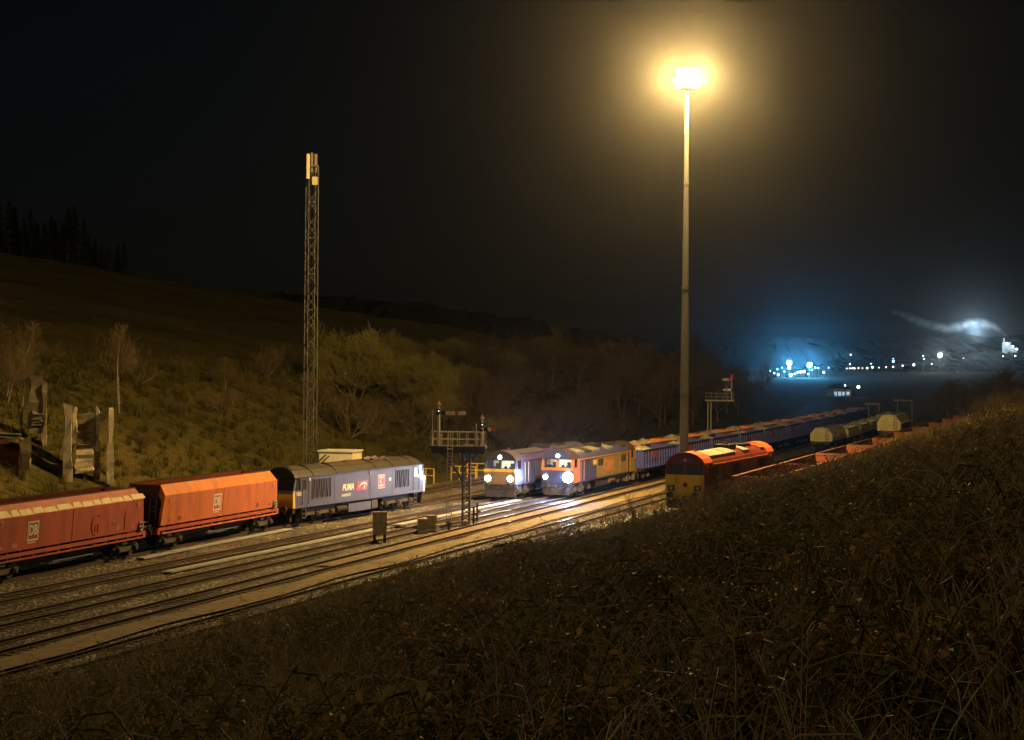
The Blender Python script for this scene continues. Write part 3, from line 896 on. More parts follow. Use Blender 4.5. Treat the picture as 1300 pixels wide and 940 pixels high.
        text_mesh('PUMA', 0.62, M['white'], root, 'lettering', (-2.35 if s < 0 else 1.9, s*1.334, 2.08), (R(90), 0, rz), 0.28, 0.005, 1.05, 0.025)
        text_mesh('ENERGY', 0.26, M['white'], root, 'lettering', (-2.6 if s < 0 else 2.2, s*1.334, 1.55), (R(90), 0, rz), 0.0, 0.004, 1.5, 0.005)
        text_mesh('60026', 0.36, M['white'], root, 'lettering', (-9.45 if s < 0 else 9.45, s*1.334, 2.02), (R(90), 0, rz), 0.0, 0.004, 1.0, 0.01)
        m = MB(); m.box(0.98, 1.10, *sorted((s*1.34, s*1.40)), 2.86, 3.04); m.build('lamp_bracket', M['white'], root)
        m = MB(); m.box(-8.2, -8.05, *sorted((s*1.36, s*1.42)), 2.85, 3.05); m.build('lamp_bracket', M['white'], root)
    # roof detail
    for (xa, xb, mt) in ((-9.3, -7.6, 'roof_brown'), (-6.9, -4.3, 'blackm'), (-3.6, -1.2, 'roof_brown'), (-1.0, 1.6, 'roof_brown'), (5.2, 7.2, 'dark_roof')):
        sc = [(y*0.86, 3.16 + (z-3.12)*1.02 if z > 3.2 else z) for y, z in roof]
        m = MB(); m.prism_x(sc, xa, xb); m.build('roof_panel', M[mt], root)
    for (xa, yy) in ((3.2, -0.35), (4.3, -0.35), (3.2, 0.35), (4.3, 0.35)):
        m = MB(); m.tube([(xa, yy, 3.70), (xa+0.9, yy, 3.82)], 0.16, 10); m.build('exhaust', M['roof_brown'] if yy < 0 else M['under_light'], root)
    for xx in (-7.4, -4.0, 2.1, 4.9, 8.2):
        m = MB(); 
        for i in range(len(sec)-3):
            (ya, za), (yb, zb) = sec[i+1], sec[i+2]
            m.hexa([(xx, ya, za-0.02), (xx+0.08, ya, za-0.02), (xx+0.08, yb, zb-0.02), (xx, yb, zb-0.02)], [(xx, ya*1.01, za+0.045), (xx+0.08, ya*1.01, za+0.045), (xx+0.08, yb*1.01, zb+0.045), (xx, yb*1.01, zb+0.045)])
        m.build('roof_rib', M['blackm'], root)
    # underframe
    m = MB(); m.box(-10.0, 10.0, -1.08, 1.08, 0.9, 1.075); m.build('underframe', M['under'], root)
    m = MB(); m.box(-2.1, 1.4, -1.25, 1.25, 0.32, 0.9); m.build('fuel_tank', M['purple'], root)
    for s in (-1, 1):
        m = MB(); m.box(1.55, 2.5, *sorted((s*0.9, s*1.25)), 0.35, 0.95); m.build('battery_box', M['under_light'], root)
        m = MB(); m.tube([(-3.9, s*1.15, 0.65), (-2.4, s*1.15, 0.65)], 0.2, 10); m.build('air_tank', M['under'], root)
    for xb in (-6.4, 6.2):
        make_bogie(root, xb, (-2.05, 0.0, 2.05), WHEEL, 0.53, 2.8)
    # marker lamp lit at the far end
    for y in (-0.9, 0.9):
        disc(root, 'headlight', M['lamp_white'], (10.40, y, 1.75), 0.11)
    m = MB(); m.tube([(9.9, -1.36, 2.12), (10.02, -1.40, 2.12)], 0.11, 12); m.build('side_lamp', M['lamp_white'], root)
    m = MB(); m.tube([(9.05, -1.36, 2.32), (9.12, -1.40, 2.32)], 0.06, 10); m.build('side_lamp', M['lamp_white'], root)
    return root
lo4 = purple_loco()

# ------------------------------------------------------------------ hopper wagons
HS = [(-1.28, 1.42), (-1.42, 3.16), (-0.98, 3.78)]     # side: bottom, shoulder, rim
def hopper(name, label, cf, Y, mat, kind):
    x, a = pose(cf, Y)
    root = empty(name, (x, Y, 0), a, label, 'hopper wagon', 'hopper wagons behind the purple locomotive')
    Lh = 8.35
    for s in (-1, 1):
        m = MB()
        line = [(-s*y, z) for y, z in HS]
        inner = [(-s*(abs(y)-0.05)*(-1 if y < 0 else 1), z) for y, z in HS]
        # lower side, split in two plates at the middle seam, and the sloping upper side
        for (xa, xb) in ((-Lh, -0.04), (0.04, Lh)):
            p0, p1 = line[0], line[1]
            q0, q1 = (p0[0]*0.96, p0[1]), (p1[0]*0.96, p1[1])
            mm = MB()
            ends = 0.35
            xa2 = xa + ends*(0) if xa > 0 else xa; 
            vs = []
            for (yy, zz), sl in ((p0, 0.0), (p1, 0.30)):
                xl = xa + (sl if xa < -1 else 0); xr = xb - (sl if xb > 1 else 0)
                vs += [(xl, yy, zz), (xr, yy, zz)]
            for (yy, zz), sl in ((q0, 0.0), (q1, 0.30)):
                xl = xa + (sl if xa < -1 else 0); xr = xb - (sl if xb > 1 else 0)
                vs += [(xl, yy, zz), (xr, yy, zz)]
            fs = [(0, 1, 3, 2), (4, 6, 7, 5), (0, 2, 6, 4), (1, 5, 7, 3), (2, 3, 7, 6), (0, 4, 5, 1)]
            if s > 0: fs = [t[::-1] for t in fs]
            mm.add(vs, fs); mm.build('side_plate', mat, root)
        p1, p2 = line[1], line[2]
        mm = MB()
        vs = [(-Lh+0.30, p1[0], p1[1]), (Lh-0.30, p1[0], p1[1]), (Lh-0.55, p2[0], p2[1]), (-Lh+0.55, p2[0], p2[1]),
              (-Lh+0.30, p1[0]*0.95, p1[1]-0.02), (Lh-0.30, p1[0]*0.95, p1[1]-0.02), (Lh-0.55, p2[0]*0.95, p2[1]-0.02), (-Lh+0.55, p2[0]*0.95, p2[1]-0.02)]
        mm.add(vs, [(0, 1, 2, 3), (4, 7, 6, 5), (0, 4, 5, 1), (1, 5, 6, 2), (2, 6, 7, 3), (3, 7, 4, 0)])
        mm.build('upper_plate', mat, root)
        # pale scuffed patches where spoil has worn the upper plate
        if kind == 'a' and s < 0:
            rr = random.Random(5)
            mm = MB(); xx = -Lh + 0.6
            while xx < Lh - 1.2:
                w = rr.uniform(0.9, 1.7)
                t0, t1 = rr.uniform(0.02, 0.07), rr.uniform(0.42, 0.55)
                def up(xq, t): return (xq, p1[0] + (p2[0]-p1[0])*t - 0.006, p1[1] + (p2[1]-p1[1])*t + 0.004)
                mm.add([up(xx, t0), up(xx+w-0.06, t0), up(xx+w-0.06-rr.uniform(0, .2), t1), up(xx+rr.uniform(0, .15), t1+rr.uniform(-.06, .06))], [(0, 1, 2, 3)])
                xx += w
            mm.build('worn_patch', M['worn'], root)
        # vertical ribs at the ends, grab handle
        for xx in (-Lh+0.95, Lh-0.95):
            mm = MB(); mm.tube([(xx, line[1][0]*1.03, 2.75), (xx, line[1][0]*1.03, 3.05)], 0.03, 5); mm.build('grab_handle', M['white'], root)
        mm = MB(); mm.hexa([(-0.06, line[0][0]*1.012, 1.42), (0.06, line[0][0]*1.012, 1.42), (0.06, line[0][0]*0.97, 1.42), (-0.06, line[0][0]*0.97, 1.42)],
                           [(-0.06, line[1][0]*1.012, 3.14), (0.06, line[1][0]*1.012, 3.14), (0.06, line[1][0]*0.97, 3.14), (-0.06, line[1][0]*0.97, 3.14)])
        mm.build('centre_rib', mat, root)
        # sole bar, lower beam and steps
        mm = MB(); y0, y1 = sorted((s*1.16, s*1.26)); mm.box(-8.6, 8.6, y0, y1, 1.12, 1.30); mm.build('sole_bar', M['hopper_dark'], root)
        mm = MB(); y0, y1 = sorted((s*1.22, s*1.34)); mm.box(-8.2, 8.2, y0, y1, 0.93, 1.0); mm.build('foot_board', mat, root)
        for k in range(13):
            xx = -7.8 + k*1.3
            mm = MB(); mm.box(xx-0.04, xx+0.04, *sorted((s*1.17, s*1.23)), 0.93, 1.45)
            mm.build('stanchion', M['hopper_dark'], root)
        mm = MB(); y0, y1 = sorted((s*1.1, s*1.16)); mm.box(-1.9, 2.6, y0, y1, 0.50, 0.56); mm.build('brake_rod', M['galv'], root)
        # brake wheel in its notch by the far end
        mm = MB()
        n = 12
        ring = [(Lh-0.45+0.24*math.cos(2*PI*i/n), s*1.36, 1.62+0.24*math.sin(2*PI*i/n)) for i in range(n+1)]
        mm.tube(ring, 0.03, 5, cap=False)
        for i in range(0, n, 3): mm.tube([(Lh-0.45, s*1.36, 1.62), ring[i]], 0.02, 4)
        mm.build('brake_wheel', M['white'], root)
        mm = MB(); mm.tube([(Lh-0.45, s*1.30, 1.62), (Lh-0.45, s*1.335, 1.62)], 0.30, 12); mm.build('wheel_housing', M['blackm'], root)
    # hopper ends: sloping sheet under an arched frame
    for d in (-1, 1):
        mm = MB()
        mm.add([(d*(Lh-0.55), -0.95, 3.74), (d*(Lh-0.55), 0.95, 3.74), (d*(Lh-0.62), 1.34, 3.12), (d*(Lh-0.62), -1.34, 3.12), (d*(Lh-2.6), -1.22, 1.42), (d*(Lh-2.6), 1.22, 1.42)], [(0, 1, 2, 3), (3, 2, 5, 4)])
        mm.build('slope_sheet', M['hopper_in'], root)  # shade of the hollow end put into a dark sheet colour
        mm = MB()
        xo = [0.0, 0.30, 0.55]
        left = [(-1.28, 1.42), (-1.42, 3.16), (-0.98, 3.78)]
        prof = [(left[k][0], left[k][1], xo[k]) for k in range(3)] + [(-left[k][0], left[k][1], xo[k]) for k in (2, 1, 0)]
        inn = [(-1.02, 1.42, 0.15), (-1.10, 2.75, 0.45), (-0.75, 3.25, 0.66), (0.75, 3.25, 0.66), (1.10, 2.75, 0.45), (1.02, 1.42, 0.15)]
        n = 6
        vs = [(d*(Lh-q), y, z) for y, z, q in prof] + [(d*(Lh-q-0.02), y, z) for y, z, q in inn]
        mm.add(vs, [(i, i+1, n+i+1, n+i) for i in range(n-1)])
        mm.build('end_frame', mat, root)
        mm = MB(); mm.box(min(d*8.35, d*8.65), max(d*8.35, d*8.65), -1.25, 1.25, 0.92, 1.2); mm.build('headstock', M['hopper_dark'], root)
        buffers(root, d*8.65, M['under'], d=d)
    for d in (-1, 1):
        mm = MB()
        for yy in (-0.95, -0.55): mm.tube([(d*(Lh+0.12), yy, 1.2), (d*(Lh-0.18), yy, 3.2)], 0.022, 5)
        for k in range(7): mm.tube([(d*(Lh+0.12-0.04*k), -0.95, 1.4+0.28*k), (d*(Lh+0.12-0.04*k), -0.55, 1.4+0.28*k)], 0.016, 4)
        mm.build('ladder', M['galv'], root)
    for xx, ww, hh in ((-6.2, 0.5, 0.22), (5.0, 0.34, 0.28), (-7.4, 0.22, 0.16), (6.9, 0.26, 0.14)):
        mm = MB(); mm.hexa([(xx, -1.298, 1.60), (xx+ww, -1.298, 1.60), (xx+ww, -1.25, 1.60), (xx, -1.25, 1.60)], [(xx, -1.298-0.08*hh, 1.60+hh), (xx+ww, -1.298-0.08*hh, 1.60+hh), (xx+ww, -1.25, 1.60+hh), (xx, -1.25, 1.60+hh)])
        mm.build('data_panel', M['ghost'] if kind == 'a' else M['wagon_dull_red'], root)
    # load space and rim
    mm = MB(); mm.box(-Lh+0.55, Lh-0.55, -0.93, 0.93, 3.40, 3.46); mm.build('load_bed', M['hopper_in'], root)
    for s in (-1, 1):
        mm = MB(); mm.box(-Lh+0.5, Lh-0.5, *sorted((s*0.92, s*1.0)), 3.775, 3.84); mm.build('rim', M['blackm'], root)
    mm = MB()
    mm.prism_x([(-1.1, 1.42), (-0.5, 0.45), (0.5, 0.45), (1.1, 1.42)], -5.2, -0.4); mm.prism_x([(-1.1, 1.42), (-0.5, 0.45), (0.5, 0.45), (1.1, 1.42)], 0.4, 5.2)
    mm.build('discharge_chute', M['under'], root)
    mm = MB(); mm.box(-8.5, 8.5, -0.25, 0.25, 0.85, 1.1); mm.build('centre_sill', M['under'], root)
    for xb in (-6.6, 6.6):
        make_bogie(root, xb, (-1.0, 1.0), WHEEL_W, 0.46, 1.55, heavy=False)
    # emblem
    xl = 1.5 if kind == 'b' else -2.2
    xl = -0.9 if kind == 'b' else -4.2
    th = math.atan2(0.14, 1.74)
    def on_side(xx, zz, out=0.01): return (xx, -(1.28 + 0.14*(zz-1.42)/1.74 + out), zz)
    ex = xl
    m = MB()
    for (xa, xb, za, zb) in ((-0.55, 0.55, 0.42, 0.50), (-0.55, 0.55, -0.50, -0.42), (-0.55, -0.47, -0.42, 0.42), (0.47, 0.55, -0.42, 0.42)):
        b = [on_side(ex+xa, 2.32+za), on_side(ex+xb, 2.32+za), on_side(ex+xb, 2.32+za, -0.02), on_side(ex+xa, 2.32+za, -0.02)]
        t = [on_side(ex+xa, 2.32+zb), on_side(ex+xb, 2.32+zb), on_side(ex+xb, 2.32+zb, -0.02), on_side(ex+xa, 2.32+zb, -0.02)]
        m.hexa(b, t)
    em = m.build('emblem', M['white'], root)
    text_mesh('DB', 0.72, M['white'], em, 'lettering', on_side(ex, 2.34), (R(90)+th*0.9, 0, 0), 0, 0.004, 0.9, 0.02)
    m = MB(); m.hexa([on_side(ex-0.5, 1.70), on_side(ex+0.3, 1.70), on_side(ex+0.3, 1.70, -.02), on_side(ex-0.5, 1.70, -.02)], [on_side(ex-0.5, 1.75), on_side(ex+0.3, 1.75), on_side(ex+0.3, 1.75, -.02), on_side(ex-0.5, 1.75, -.02)]); m.build('data_line', M['white'], em)
    if kind == 'a':
        m = MB(); n = 20
        m.tube([on_side(2.6+0.55*math.cos(2*PI*i/n), 2.1+0.55*math.sin(2*PI*i/n)) for i in range(3, n-4)], 0.02, 4)
        m.tube([on_side(2.45, 1.75), on_side(2.5, 2.1), on_side(2.75, 2.15), on_side(2.8, 1.7)], 0.02, 4)
        m.build('faded_ring', M['ghost'], root)
        text_mesh('csü', 0.95, M['ghost'], root, 'lettering', on_side(4.6, 2.05), (R(90)+th*0.9, 0, 0), 0, 0.003, 1.0, 0.0)
        m = MB(); m.tube([on_side(5.9, 1.6), on_side(5.9, 2.6)], 0.02, 4); m.build('faded_line', M['ghost'], root)
    return root
hopper('hopper_wagon', 'bright orange hopper wagon with white square emblem coupled to the purple locomotive', c0, 127.0, M['hopper'], 'b')
hopper('hopper_wagon', 'dull red hopper wagon with worn pale upper edge at the left edge of the photo', c0, 108.9, M['hopper_dark'], 'a')

# ------------------------------------------------------------------ ribbed box wagons loaded with stone
def stone_heap(L, W, h, seed):
    rr = random.Random(seed)
    nx, ny = 26, 8
    peaks = [(rr.uniform(-L*0.32, L*0.32), rr.uniform(0.75, 1.0)) for _ in range(2)]
    vs, fs = [], []
    for i in range(nx+1):
        x = -L/2 + L*i/nx
        for j in range(ny+1):
            y = -W/2 + W*j/ny
            z = 0
            for (px, ph) in peaks:
                z = max(z, ph*h*(1 - abs(x-px)/(L*0.22) - abs(y)/(W*0.75)))
            z += rr.uniform(-0.04, 0.04)
            vs.append((x, y, z))
    n = ny+1
    for i in range(nx):
        for j in range(ny): fs.append((i*n+j, (i+1)*n+j, (i+1)*n+j+1, i*n+j+1))
    m = MB(); m.add(vs, fs)
    return m

def box_wagon(mat, rail_mat, L=13.6, zt=2.95, z0=1.15, ribs=13, text=None, textmat=None, inner=None, endmat=None):
    root = empty('box_wagon')
    h = L/2
    for s in (-1, 1):
        m = MB(); m.box(-h, h, *sorted((s*1.28, s*1.34)), z0, zt); m.build('side', mat, root)
        for k in range(ribs+1):
            x = -h + 0.08 + (L-0.16)*k/ribs
            m = MB()
            m.hexa([(x-0.09, s*1.34, z0), (x+0.09, s*1.34, z0), (x+0.06, s*1.46, z0+0.03), (x-0.06, s*1.46, z0+0.03)][::-s], [(x-0.09, s*1.34, zt-0.06), (x+0.09, s*1.34, zt-0.06), (x+0.06, s*1.46, zt-0.1), (x-0.06, s*1.46, zt-0.1)][::-s])
            m.build('rib', mat, root)
        m = MB(); m.box(-h-0.03, h+0.03, *sorted((s*1.25, s*1.44)), zt, zt+0.09); m.build('top_rail', rail_mat, root)
        m = MB(); m.box(-h, h, *sorted((s*1.34, s*1.40)), 1.82, 1.88); m.build('waist_rail', rail_mat, root)
        m = MB(); m.box(-h-0.3, h+0.3, *sorted((s*1.1, s*1.22)), 0.92, 1.14); m.build('sole_bar', M['under'], root)
    for d in (-1, 1):
        m = MB(); m.box(min(d*h, d*(h-0.06)), max(d*h, d*(h-0.06)), -1.275, 1.275, z0, zt); m.build('end', endmat or mat, root)
        m = MB(); m.box(min(d*(h+.05), d*(h-0.08)), max(d*(h+.05), d*(h-0.08)), -1.245, 1.245, zt, zt+0.09); m.build('top_rail', rail_mat, root)
        buffers(root, d*(h+0.3), M['under'], d=d)
    m = MB(); m.box(-h, h, -1.27, 1.27, z0, z0+0.06); m.build('floor', inner or M['hopper_in'], root)
    if text:
        for s in (-1, 1):
            text_mesh(text, 0.95, textmat, root, 'lettering', (-h+4.1 if s < 0 else h-4.1, s*1.475, 2.25), (R(90), 0, 0 if s < 0 else PI), 0, 0.006, 1.1, 0.03)
    for xb in (-h+2.0, h-2.0):
        make_bogie(root, xb, (-0.95, 0.95), WHEEL_W, 0.46, 1.5, heavy=False)
    return root

HEAPS = []
for k in range(4):
    hm = stone_heap(12.8, 2.4, 0.95, 40+k)
    me = bpy.data.meshes.new('stone_heap'); me.from_pydata(hm.v, [], hm.f); me.materials.append(M['stone'])
    HEAPS.append(me)

ORD = ['first', 'second', 'third', 'fourth', 'fifth', 'sixth', 'seventh', 'eighth', 'ninth', 'tenth', 'eleventh', 'twelfth']
def train(proto, cf, Y0, pitch, n, label, cat, group, z=0.0, heap=None, heap_label=None, heap_group=None, heap_z=2.35):
    Y = Y0
    for k in range(n):
        x, a = pose(cf, Y)
        o = proto if k == 0 else copy_tree(proto)
        o.location = (x, Y, z); o.rotation_euler = (0, 0, a)
        tag(o, label.format(ORD[k]), cat, group)
        if heap:
            hobj = bpy.data.objects.new('stone_heap', HEAPS[(k*3+1) % 4]); COL.objects.link(hobj)
            hobj.location = (x, Y, z + heap_z); hobj.rotation_euler = (0, 0, a)
            tag(hobj, heap_label.format(ORD[k]), 'stone heap', heap_group)
        Y += pitch*math.sin(a)

wb = box_wagon(M['wagon_blue'], M['gb_blue'], L=13.6, zt=2.78, text='VTG', textmat=M['wagon_red'])
train(wb, c2, 194.8, 14.9, 12, 'ribbed blue stone wagon, {} behind the navy and ochre locomotive', 'wagon', 'blue wagons of the stone train', heap=True,
      heap_label='pale crushed stone heaped in the {} ribbed blue wagon', heap_group='stone heaps in the blue wagons', heap_z=2.30)
wo = box_wagon(M['wagon_orange'], M['wagon_orange'], L=13.6, zt=2.80)
train(wo, c1, 192.2, 14.9, 12, 'orange stone wagon, {} behind the deep blue locomotive', 'wagon', 'orange wagons of the rear stone train', heap=True,
      heap_label='yellowish stone heaped in the {} orange wagon of the rear train', heap_group='stone heaps in the orange wagons', heap_z=2.42)
wr = box_wagon(M['wagon_dark'], M['wagon_brown'], L=15.2, zt=2.45, inner=M['hopper_in'], endmat=M['wagon_dull_red'])
train(wr, c7, 137.0, 16.9, 9, 'empty open red wagon, {} from the near end of the siding row', 'wagon', 'open red wagons on the siding', z=SIDING)

def covered_wagon():
    root = empty('covered_hopper_wagon')
    h = 6.4
    m = MB(); m.prism_x([(-1.3, 1.2), (-1.35, 2.1), (-0.75, 2.85), (0.75, 2.85), (1.35, 2.1), (1.3, 1.2)][::-1], -h, h); m.build('body', M['cover'], root)
    for d in (-1, 1):
        m = MB(); m.box(min(d*h, d*(h+0.05)), max(d*h, d*(h+0.05)), -0.9, 0.9, 1.45, 2.35); e_ = m.build('end_panel', M['cover'], root)
        m = MB()
        for z in (1.6, 1.85, 2.1): m.box(min(d*(h+0.05), d*(h+0.08)), max(d*(h+0.05), d*(h+0.08)), -0.8, 0.8, z, z+0.04)
        m.build('slat', M['cabinet'], e_)
        m = MB(); m.tube([(d*(h+0.1), -0.6, 1.0), (d*(h+0.1), -0.6, 2.9)], 0.03, 5); m.tube([(d*(h+0.1), -0.95, 1.0), (d*(h+0.1), -0.95, 2.9)], 0.03, 5)
        for z in np.arange(1.2, 2.9, 0.3): m.tube([(d*(h+0.1), -0.6, z), (d*(h+0.1), -0.95, z)], 0.02, 4)
        m.build('ladder', M['galv'], root)
        buffers(root, d*(h+0.3), M['under'], d=d)
        make_bogie(root, d*4.6, (-0.95, 0.95), WHEEL_W, 0.46, 1.5, heavy=False)
    for k in range(9):
        x = -h + 0.3 + k*1.5
        for s in (-1, 1):
            m = MB()
            m.hexa([(x, s*1.31, 1.2), (x+0.08, s*1.31, 1.2), (x+0.08, s*1.38, 1.2), (x, s*1.38, 1.2)][::s], [(x, s*1.36, 2.1), (x+0.08, s*1.36, 2.1), (x+0.08, s*1.42, 2.1), (x, s*1.42, 2.1)][::s])
            m.build('rib', M['cabinet'], root)
    m = MB(); m.box(-h-0.3, h+0.3, -1.15, 1.15, 0.9, 1.195); m.build('underframe', M['under'], root)
    m = MB(); m.box(-h, h, -0.35, 0.35, 2.852, 2.95); m.build('hatch_row', M['roof_grey'], root)
    return root
wc = covered_wagon()
train(wc, c4, 258.0, 14.2, 1, 'covered cream hopper wagon with sloping roof, {} of the row beyond the red locomotive', 'wagon', 'covered wagons beyond the red locomotive')
wl = box_wagon(M['cover'], M['cabinet'], L=12.6, zt=2.25)
train(wl, c4, 272.0, 14.0, 6, 'low cream stone wagon, {} behind the covered wagon beyond the red locomotive', 'wagon', 'low stone wagons beyond the red locomotive', heap=True,
      heap_label='pale stone heaped in the {} low cream wagon', heap_group='stone heaps in the low cream wagons', heap_z=1.95)
wc2 = copy_tree(wc)
x, a = pose(c6, 246.0)
wc2.location = (x, 246.0, SIDING+0.25); wc2.rotation_euler = (0, 0, a); wc2.scale = (1, 1, 1.12)
tag(wc2, 'taller covered cream wagon standing alone among the red siding wagons', 'wagon'); 
if 'group' in wc2: del wc2['group']

# ------------------------------------------------------------------ yard light mast
def light_mast():
    X0, Y0 = 12.65, 150.0
    zb = tz(X0, Y0)
    root = empty('yard_light_mast', (X0, Y0, zb), 0, 'tall tapering steel mast carrying a ring of burning sodium floodlights', 'light mast')
    H = 31.9 - zb
    m = MB()
    n = 12
    zs = [0, 0.6, H*0.25, H*0.5, H*0.75, H]
    rs = [0.36, 0.35, 0.30, 0.24, 0.17, 0.11]
    vs, fs = [], []
    for z, r in zip(zs, rs):
        for i in range(n):
            t = 2*PI*i/n; vs.append((r*math.cos(t), r*math.sin(t), z))
    for k in range(len(zs)-1):
        for i in range(n):
            j = (i+1) % n; fs.append((k*n+i, k*n+j, (k+1)*n+j, (k+1)*n+i))
    m.add(vs, fs); m.build('mast', M['mast'], root, smooth=True)
    for z in (H*0.25, H*0.5, H*0.75, H*0.87):
        r = np.interp(z, zs, rs)
        m = MB(); m.tube([(0, 0, z-0.12), (0, 0, z+0.12)], r+0.03, 12); m.build('collar', M['mast'], root)
    m = MB(); m.tube([(0, 0, -0.3), (0, 0, 0.08)], 0.6, 12); m.build('base_plate', M['mast'], root)
    m = MB(); m.box(-0.2, 0.2, -0.42, -0.34, 0.5, 1.3); m.build('access_door', M['mast'], root)
    # head ring with floodlights
    zr = H + 0.35
    m = MB(); ring = [(0.5*math.cos(2*PI*i/20), 0.5*math.sin(2*PI*i/20), zr) for i in range(21)]
    m.tube(ring, 0.05, 6, cap=False)
    for i in range(4):
        t = PI*i/2; m.tube([(0, 0, zr), (0.5*math.cos(t), 0.5*math.sin(t), zr)], 0.04, 6)
    m.tube([(0, 0, H), (0, 0, zr+0.35)], 0.14, 10)
    hd = m.build('head_ring', M['galv'], root)
    for i in range(16):
        t = 2*PI*i/8 + (0.2 if i < 8 else 0.59)
        zr = H + (0.38 if i < 8 else -0.30)
        c, s = math.cos(t), math.sin(t)
        def q(r, w, z): return (c*r - s*w, s*r + c*w, zr + z)
        m = MB()
        k2 = -0.06 if i < 8 else 0.24
        m.hexa([q(0.62, -0.34, -0.46), q(0.72+k2, -0.34, 0.26), q(0.72+k2, 0.34, 0.26), q(0.62, 0.34, -0.46)],
               [q(0.45, -0.2, -0.3), q(0.52, -0.2, 0.34), q(0.52, 0.2, 0.34), q(0.45, 0.2, -0.3)])
        fl = m.build('floodlight', M['galv'], root)
        m = MB()
        m.add([q(0.645, -0.32, -0.45), q(0.745+k2, -0.32, 0.25), q(0.745+k2, 0.32, 0.25), q(0.645, 0.32, -0.45)], [(0, 3, 2, 1)])
        m.build('lens', M['flood'], fl)
    for t in (0.25, 0.75, 1.25, 1.75):      # the light of each bank of floodlights
        point(root, (1.35*math.cos(t*PI), 1.35*math.sin(t*PI), H+0.02), MAST_W/4, SODIUM, 0.3, 'floodlight_glow')
    return root
light_mast()

# ------------------------------------------------------------------ lattice tower, hut
def lattice_tower():
    X0, Y0 = -17.3, 176.0
    zb = tz(X0, Y0)
    root = empty('lattice_tower', (X0, Y0, zb), R(24), 'slim steel lattice tower with a cream panel aerial at its top', 'tower')
    H = 27.6 - zb
    w0, w1 = 0.46, 0.42
    cs = [(-1, -1), (1, -1), (1, 1), (-1, 1)]
    def c(k, z):
        w = w0 + (w1-w0)*z/H
        return Vector((cs[k][0]*w, cs[k][1]*w, z))
    for k in range(4):
        m = MB(); m.tube([c(k, 0), c(k, H)], 0.036, 5); m.build('leg', M['tower'], root)
    nb = 27
    for k in range(4):
        m = MB()
        for i in range(nb):
            z0, z1 = H*i/nb, H*(i+1)/nb
            a, b = (k, (k+1) % 4) if i % 2 == 0 else ((k+1) % 4, k)
            m.tube([c(a, z0), c(b, z1)], 0.022, 4, cap=False)
            if i % 3 == 0: m.tube([c(k, z0), c((k+1) % 4, z0)], 0.019, 4, cap=False)
        m.build('bracing', M['tower'], root)
    m = MB()
    for s in (-0.13, 0.13): m.tube([(s, 0, 0), (s, 0, H)], 0.008, 4)
    for z in np.arange(0.4, H, 0.6): m.tube([(-0.13, 0, z), (0.13, 0, z)], 0.006, 3)
    m.build('ladder', M['tower'], root)
    m = MB(); m.cbox((-0.62, -0.66, H-0.1), (0.28, 0.2, 2.1)); m.build('aerial_panel', M['panel_cream'], root)
    m = MB(); m.cbox((0.5, 0.62, H+0.3), (0.26, 0.18, 1.6)); m.build('aerial_panel', M['roof_brown'], root)
    m = MB(); m.cbox((0.15, 0.62, H+0.35), (0.2, 0.16, 1.7)); m.build('aerial_panel', M['roof_brown'], root)
    m = MB(); m.cbox((0.1, -0.2, H-1.3), (0.5, 0.5, 0.7)); m.build('equipment_box', M['cabinet'], root)
    m = MB(); m.tube([c(0, H), c(1, H), c(2, H), c(3, H), c(0, H)], 0.04, 5); m.build('top_frame', M['tower'], root)
    return root
lattice_tower()

def hut():
    X0, Y0 = -14.7, 176.5
    zb = tz(X0, Y0)
    root = empty('equipment_hut', (X0, Y0, zb), R(-14), 'small flat-roofed cream equipment hut behind the purple locomotive', 'hut')
    m = MB(); m.box(-1.5, 1.5, -1.3, 1.3, -0.5, 3.42); m.build('wall', M['hut'], root)
    m = MB(); m.box(-1.6, 1.6, -1.4, 1.4, 3.42, 3.56); m.build('roof', M['hut'], root)
    m = MB(); m.box(-0.5, 0.4, -1.34, -1.3, 0.1, 2.2); d = m.build('door', M['cabinet'], root)
    m = MB(); m.box(0.22, 0.3, -1.38, -1.34, 1.1, 1.2); m.build('handle', M['galv'], d)
    m = MB(); m.box(0.7, 1.3, -1.33, -1.3, 2.3, 2.8); m.build('vent', M['cabinet'], root)
    m = MB(); m.tube([(-2.6, -1.6, 1.6), (-0.8, -1.5, 3.2)], 0.06, 6); m.tube([(-2.3, -1.6, 1.5), (-0.5, -1.5, 3.1)], 0.05, 6); m.build('cable_support', M['blackm'], root)
    return root
hut()

def yellow_rail(x0, y0, x1, y1, n, label, h=1.15):
    z = tz((x0+x1)/2, (y0+y1)/2)
    root = empty('guard_rail', (x0, y0, max(z, -0.2)), math.atan2(y1-y0, x1-x0), label, 'guard rail', 'yellow guard rails beyond the tracks')
    L = math.hypot(x1-x0, y1-y0)
    for k in range(n+1):
        m = MB(); m.tube([(L*k/n, 0, -0.2), (L*k/n, 0, h)], 0.045, 6); m.build('post', M['yellow'], root)
    for zz in (h*0.52, h):
        m = MB(); m.tube([(0, 0, zz), (L, 0, zz)], 0.045, 6); m.build('rail', M['yellow'], root)
    return root
yellow_rail(-8.5, 187, -7.0, 186, 2, 'short yellow guard rail beside the end of the purple locomotive', 1.3)
yellow_rail(-5.6, 192, -3.3, 191, 3, 'yellow guard rail left of the bracket signal post', 1.25)
yellow_rail(-4.2, 196, -0.4, 195, 4, 'yellow guard rail between the bracket signal and the deep blue locomotive', 1.3)

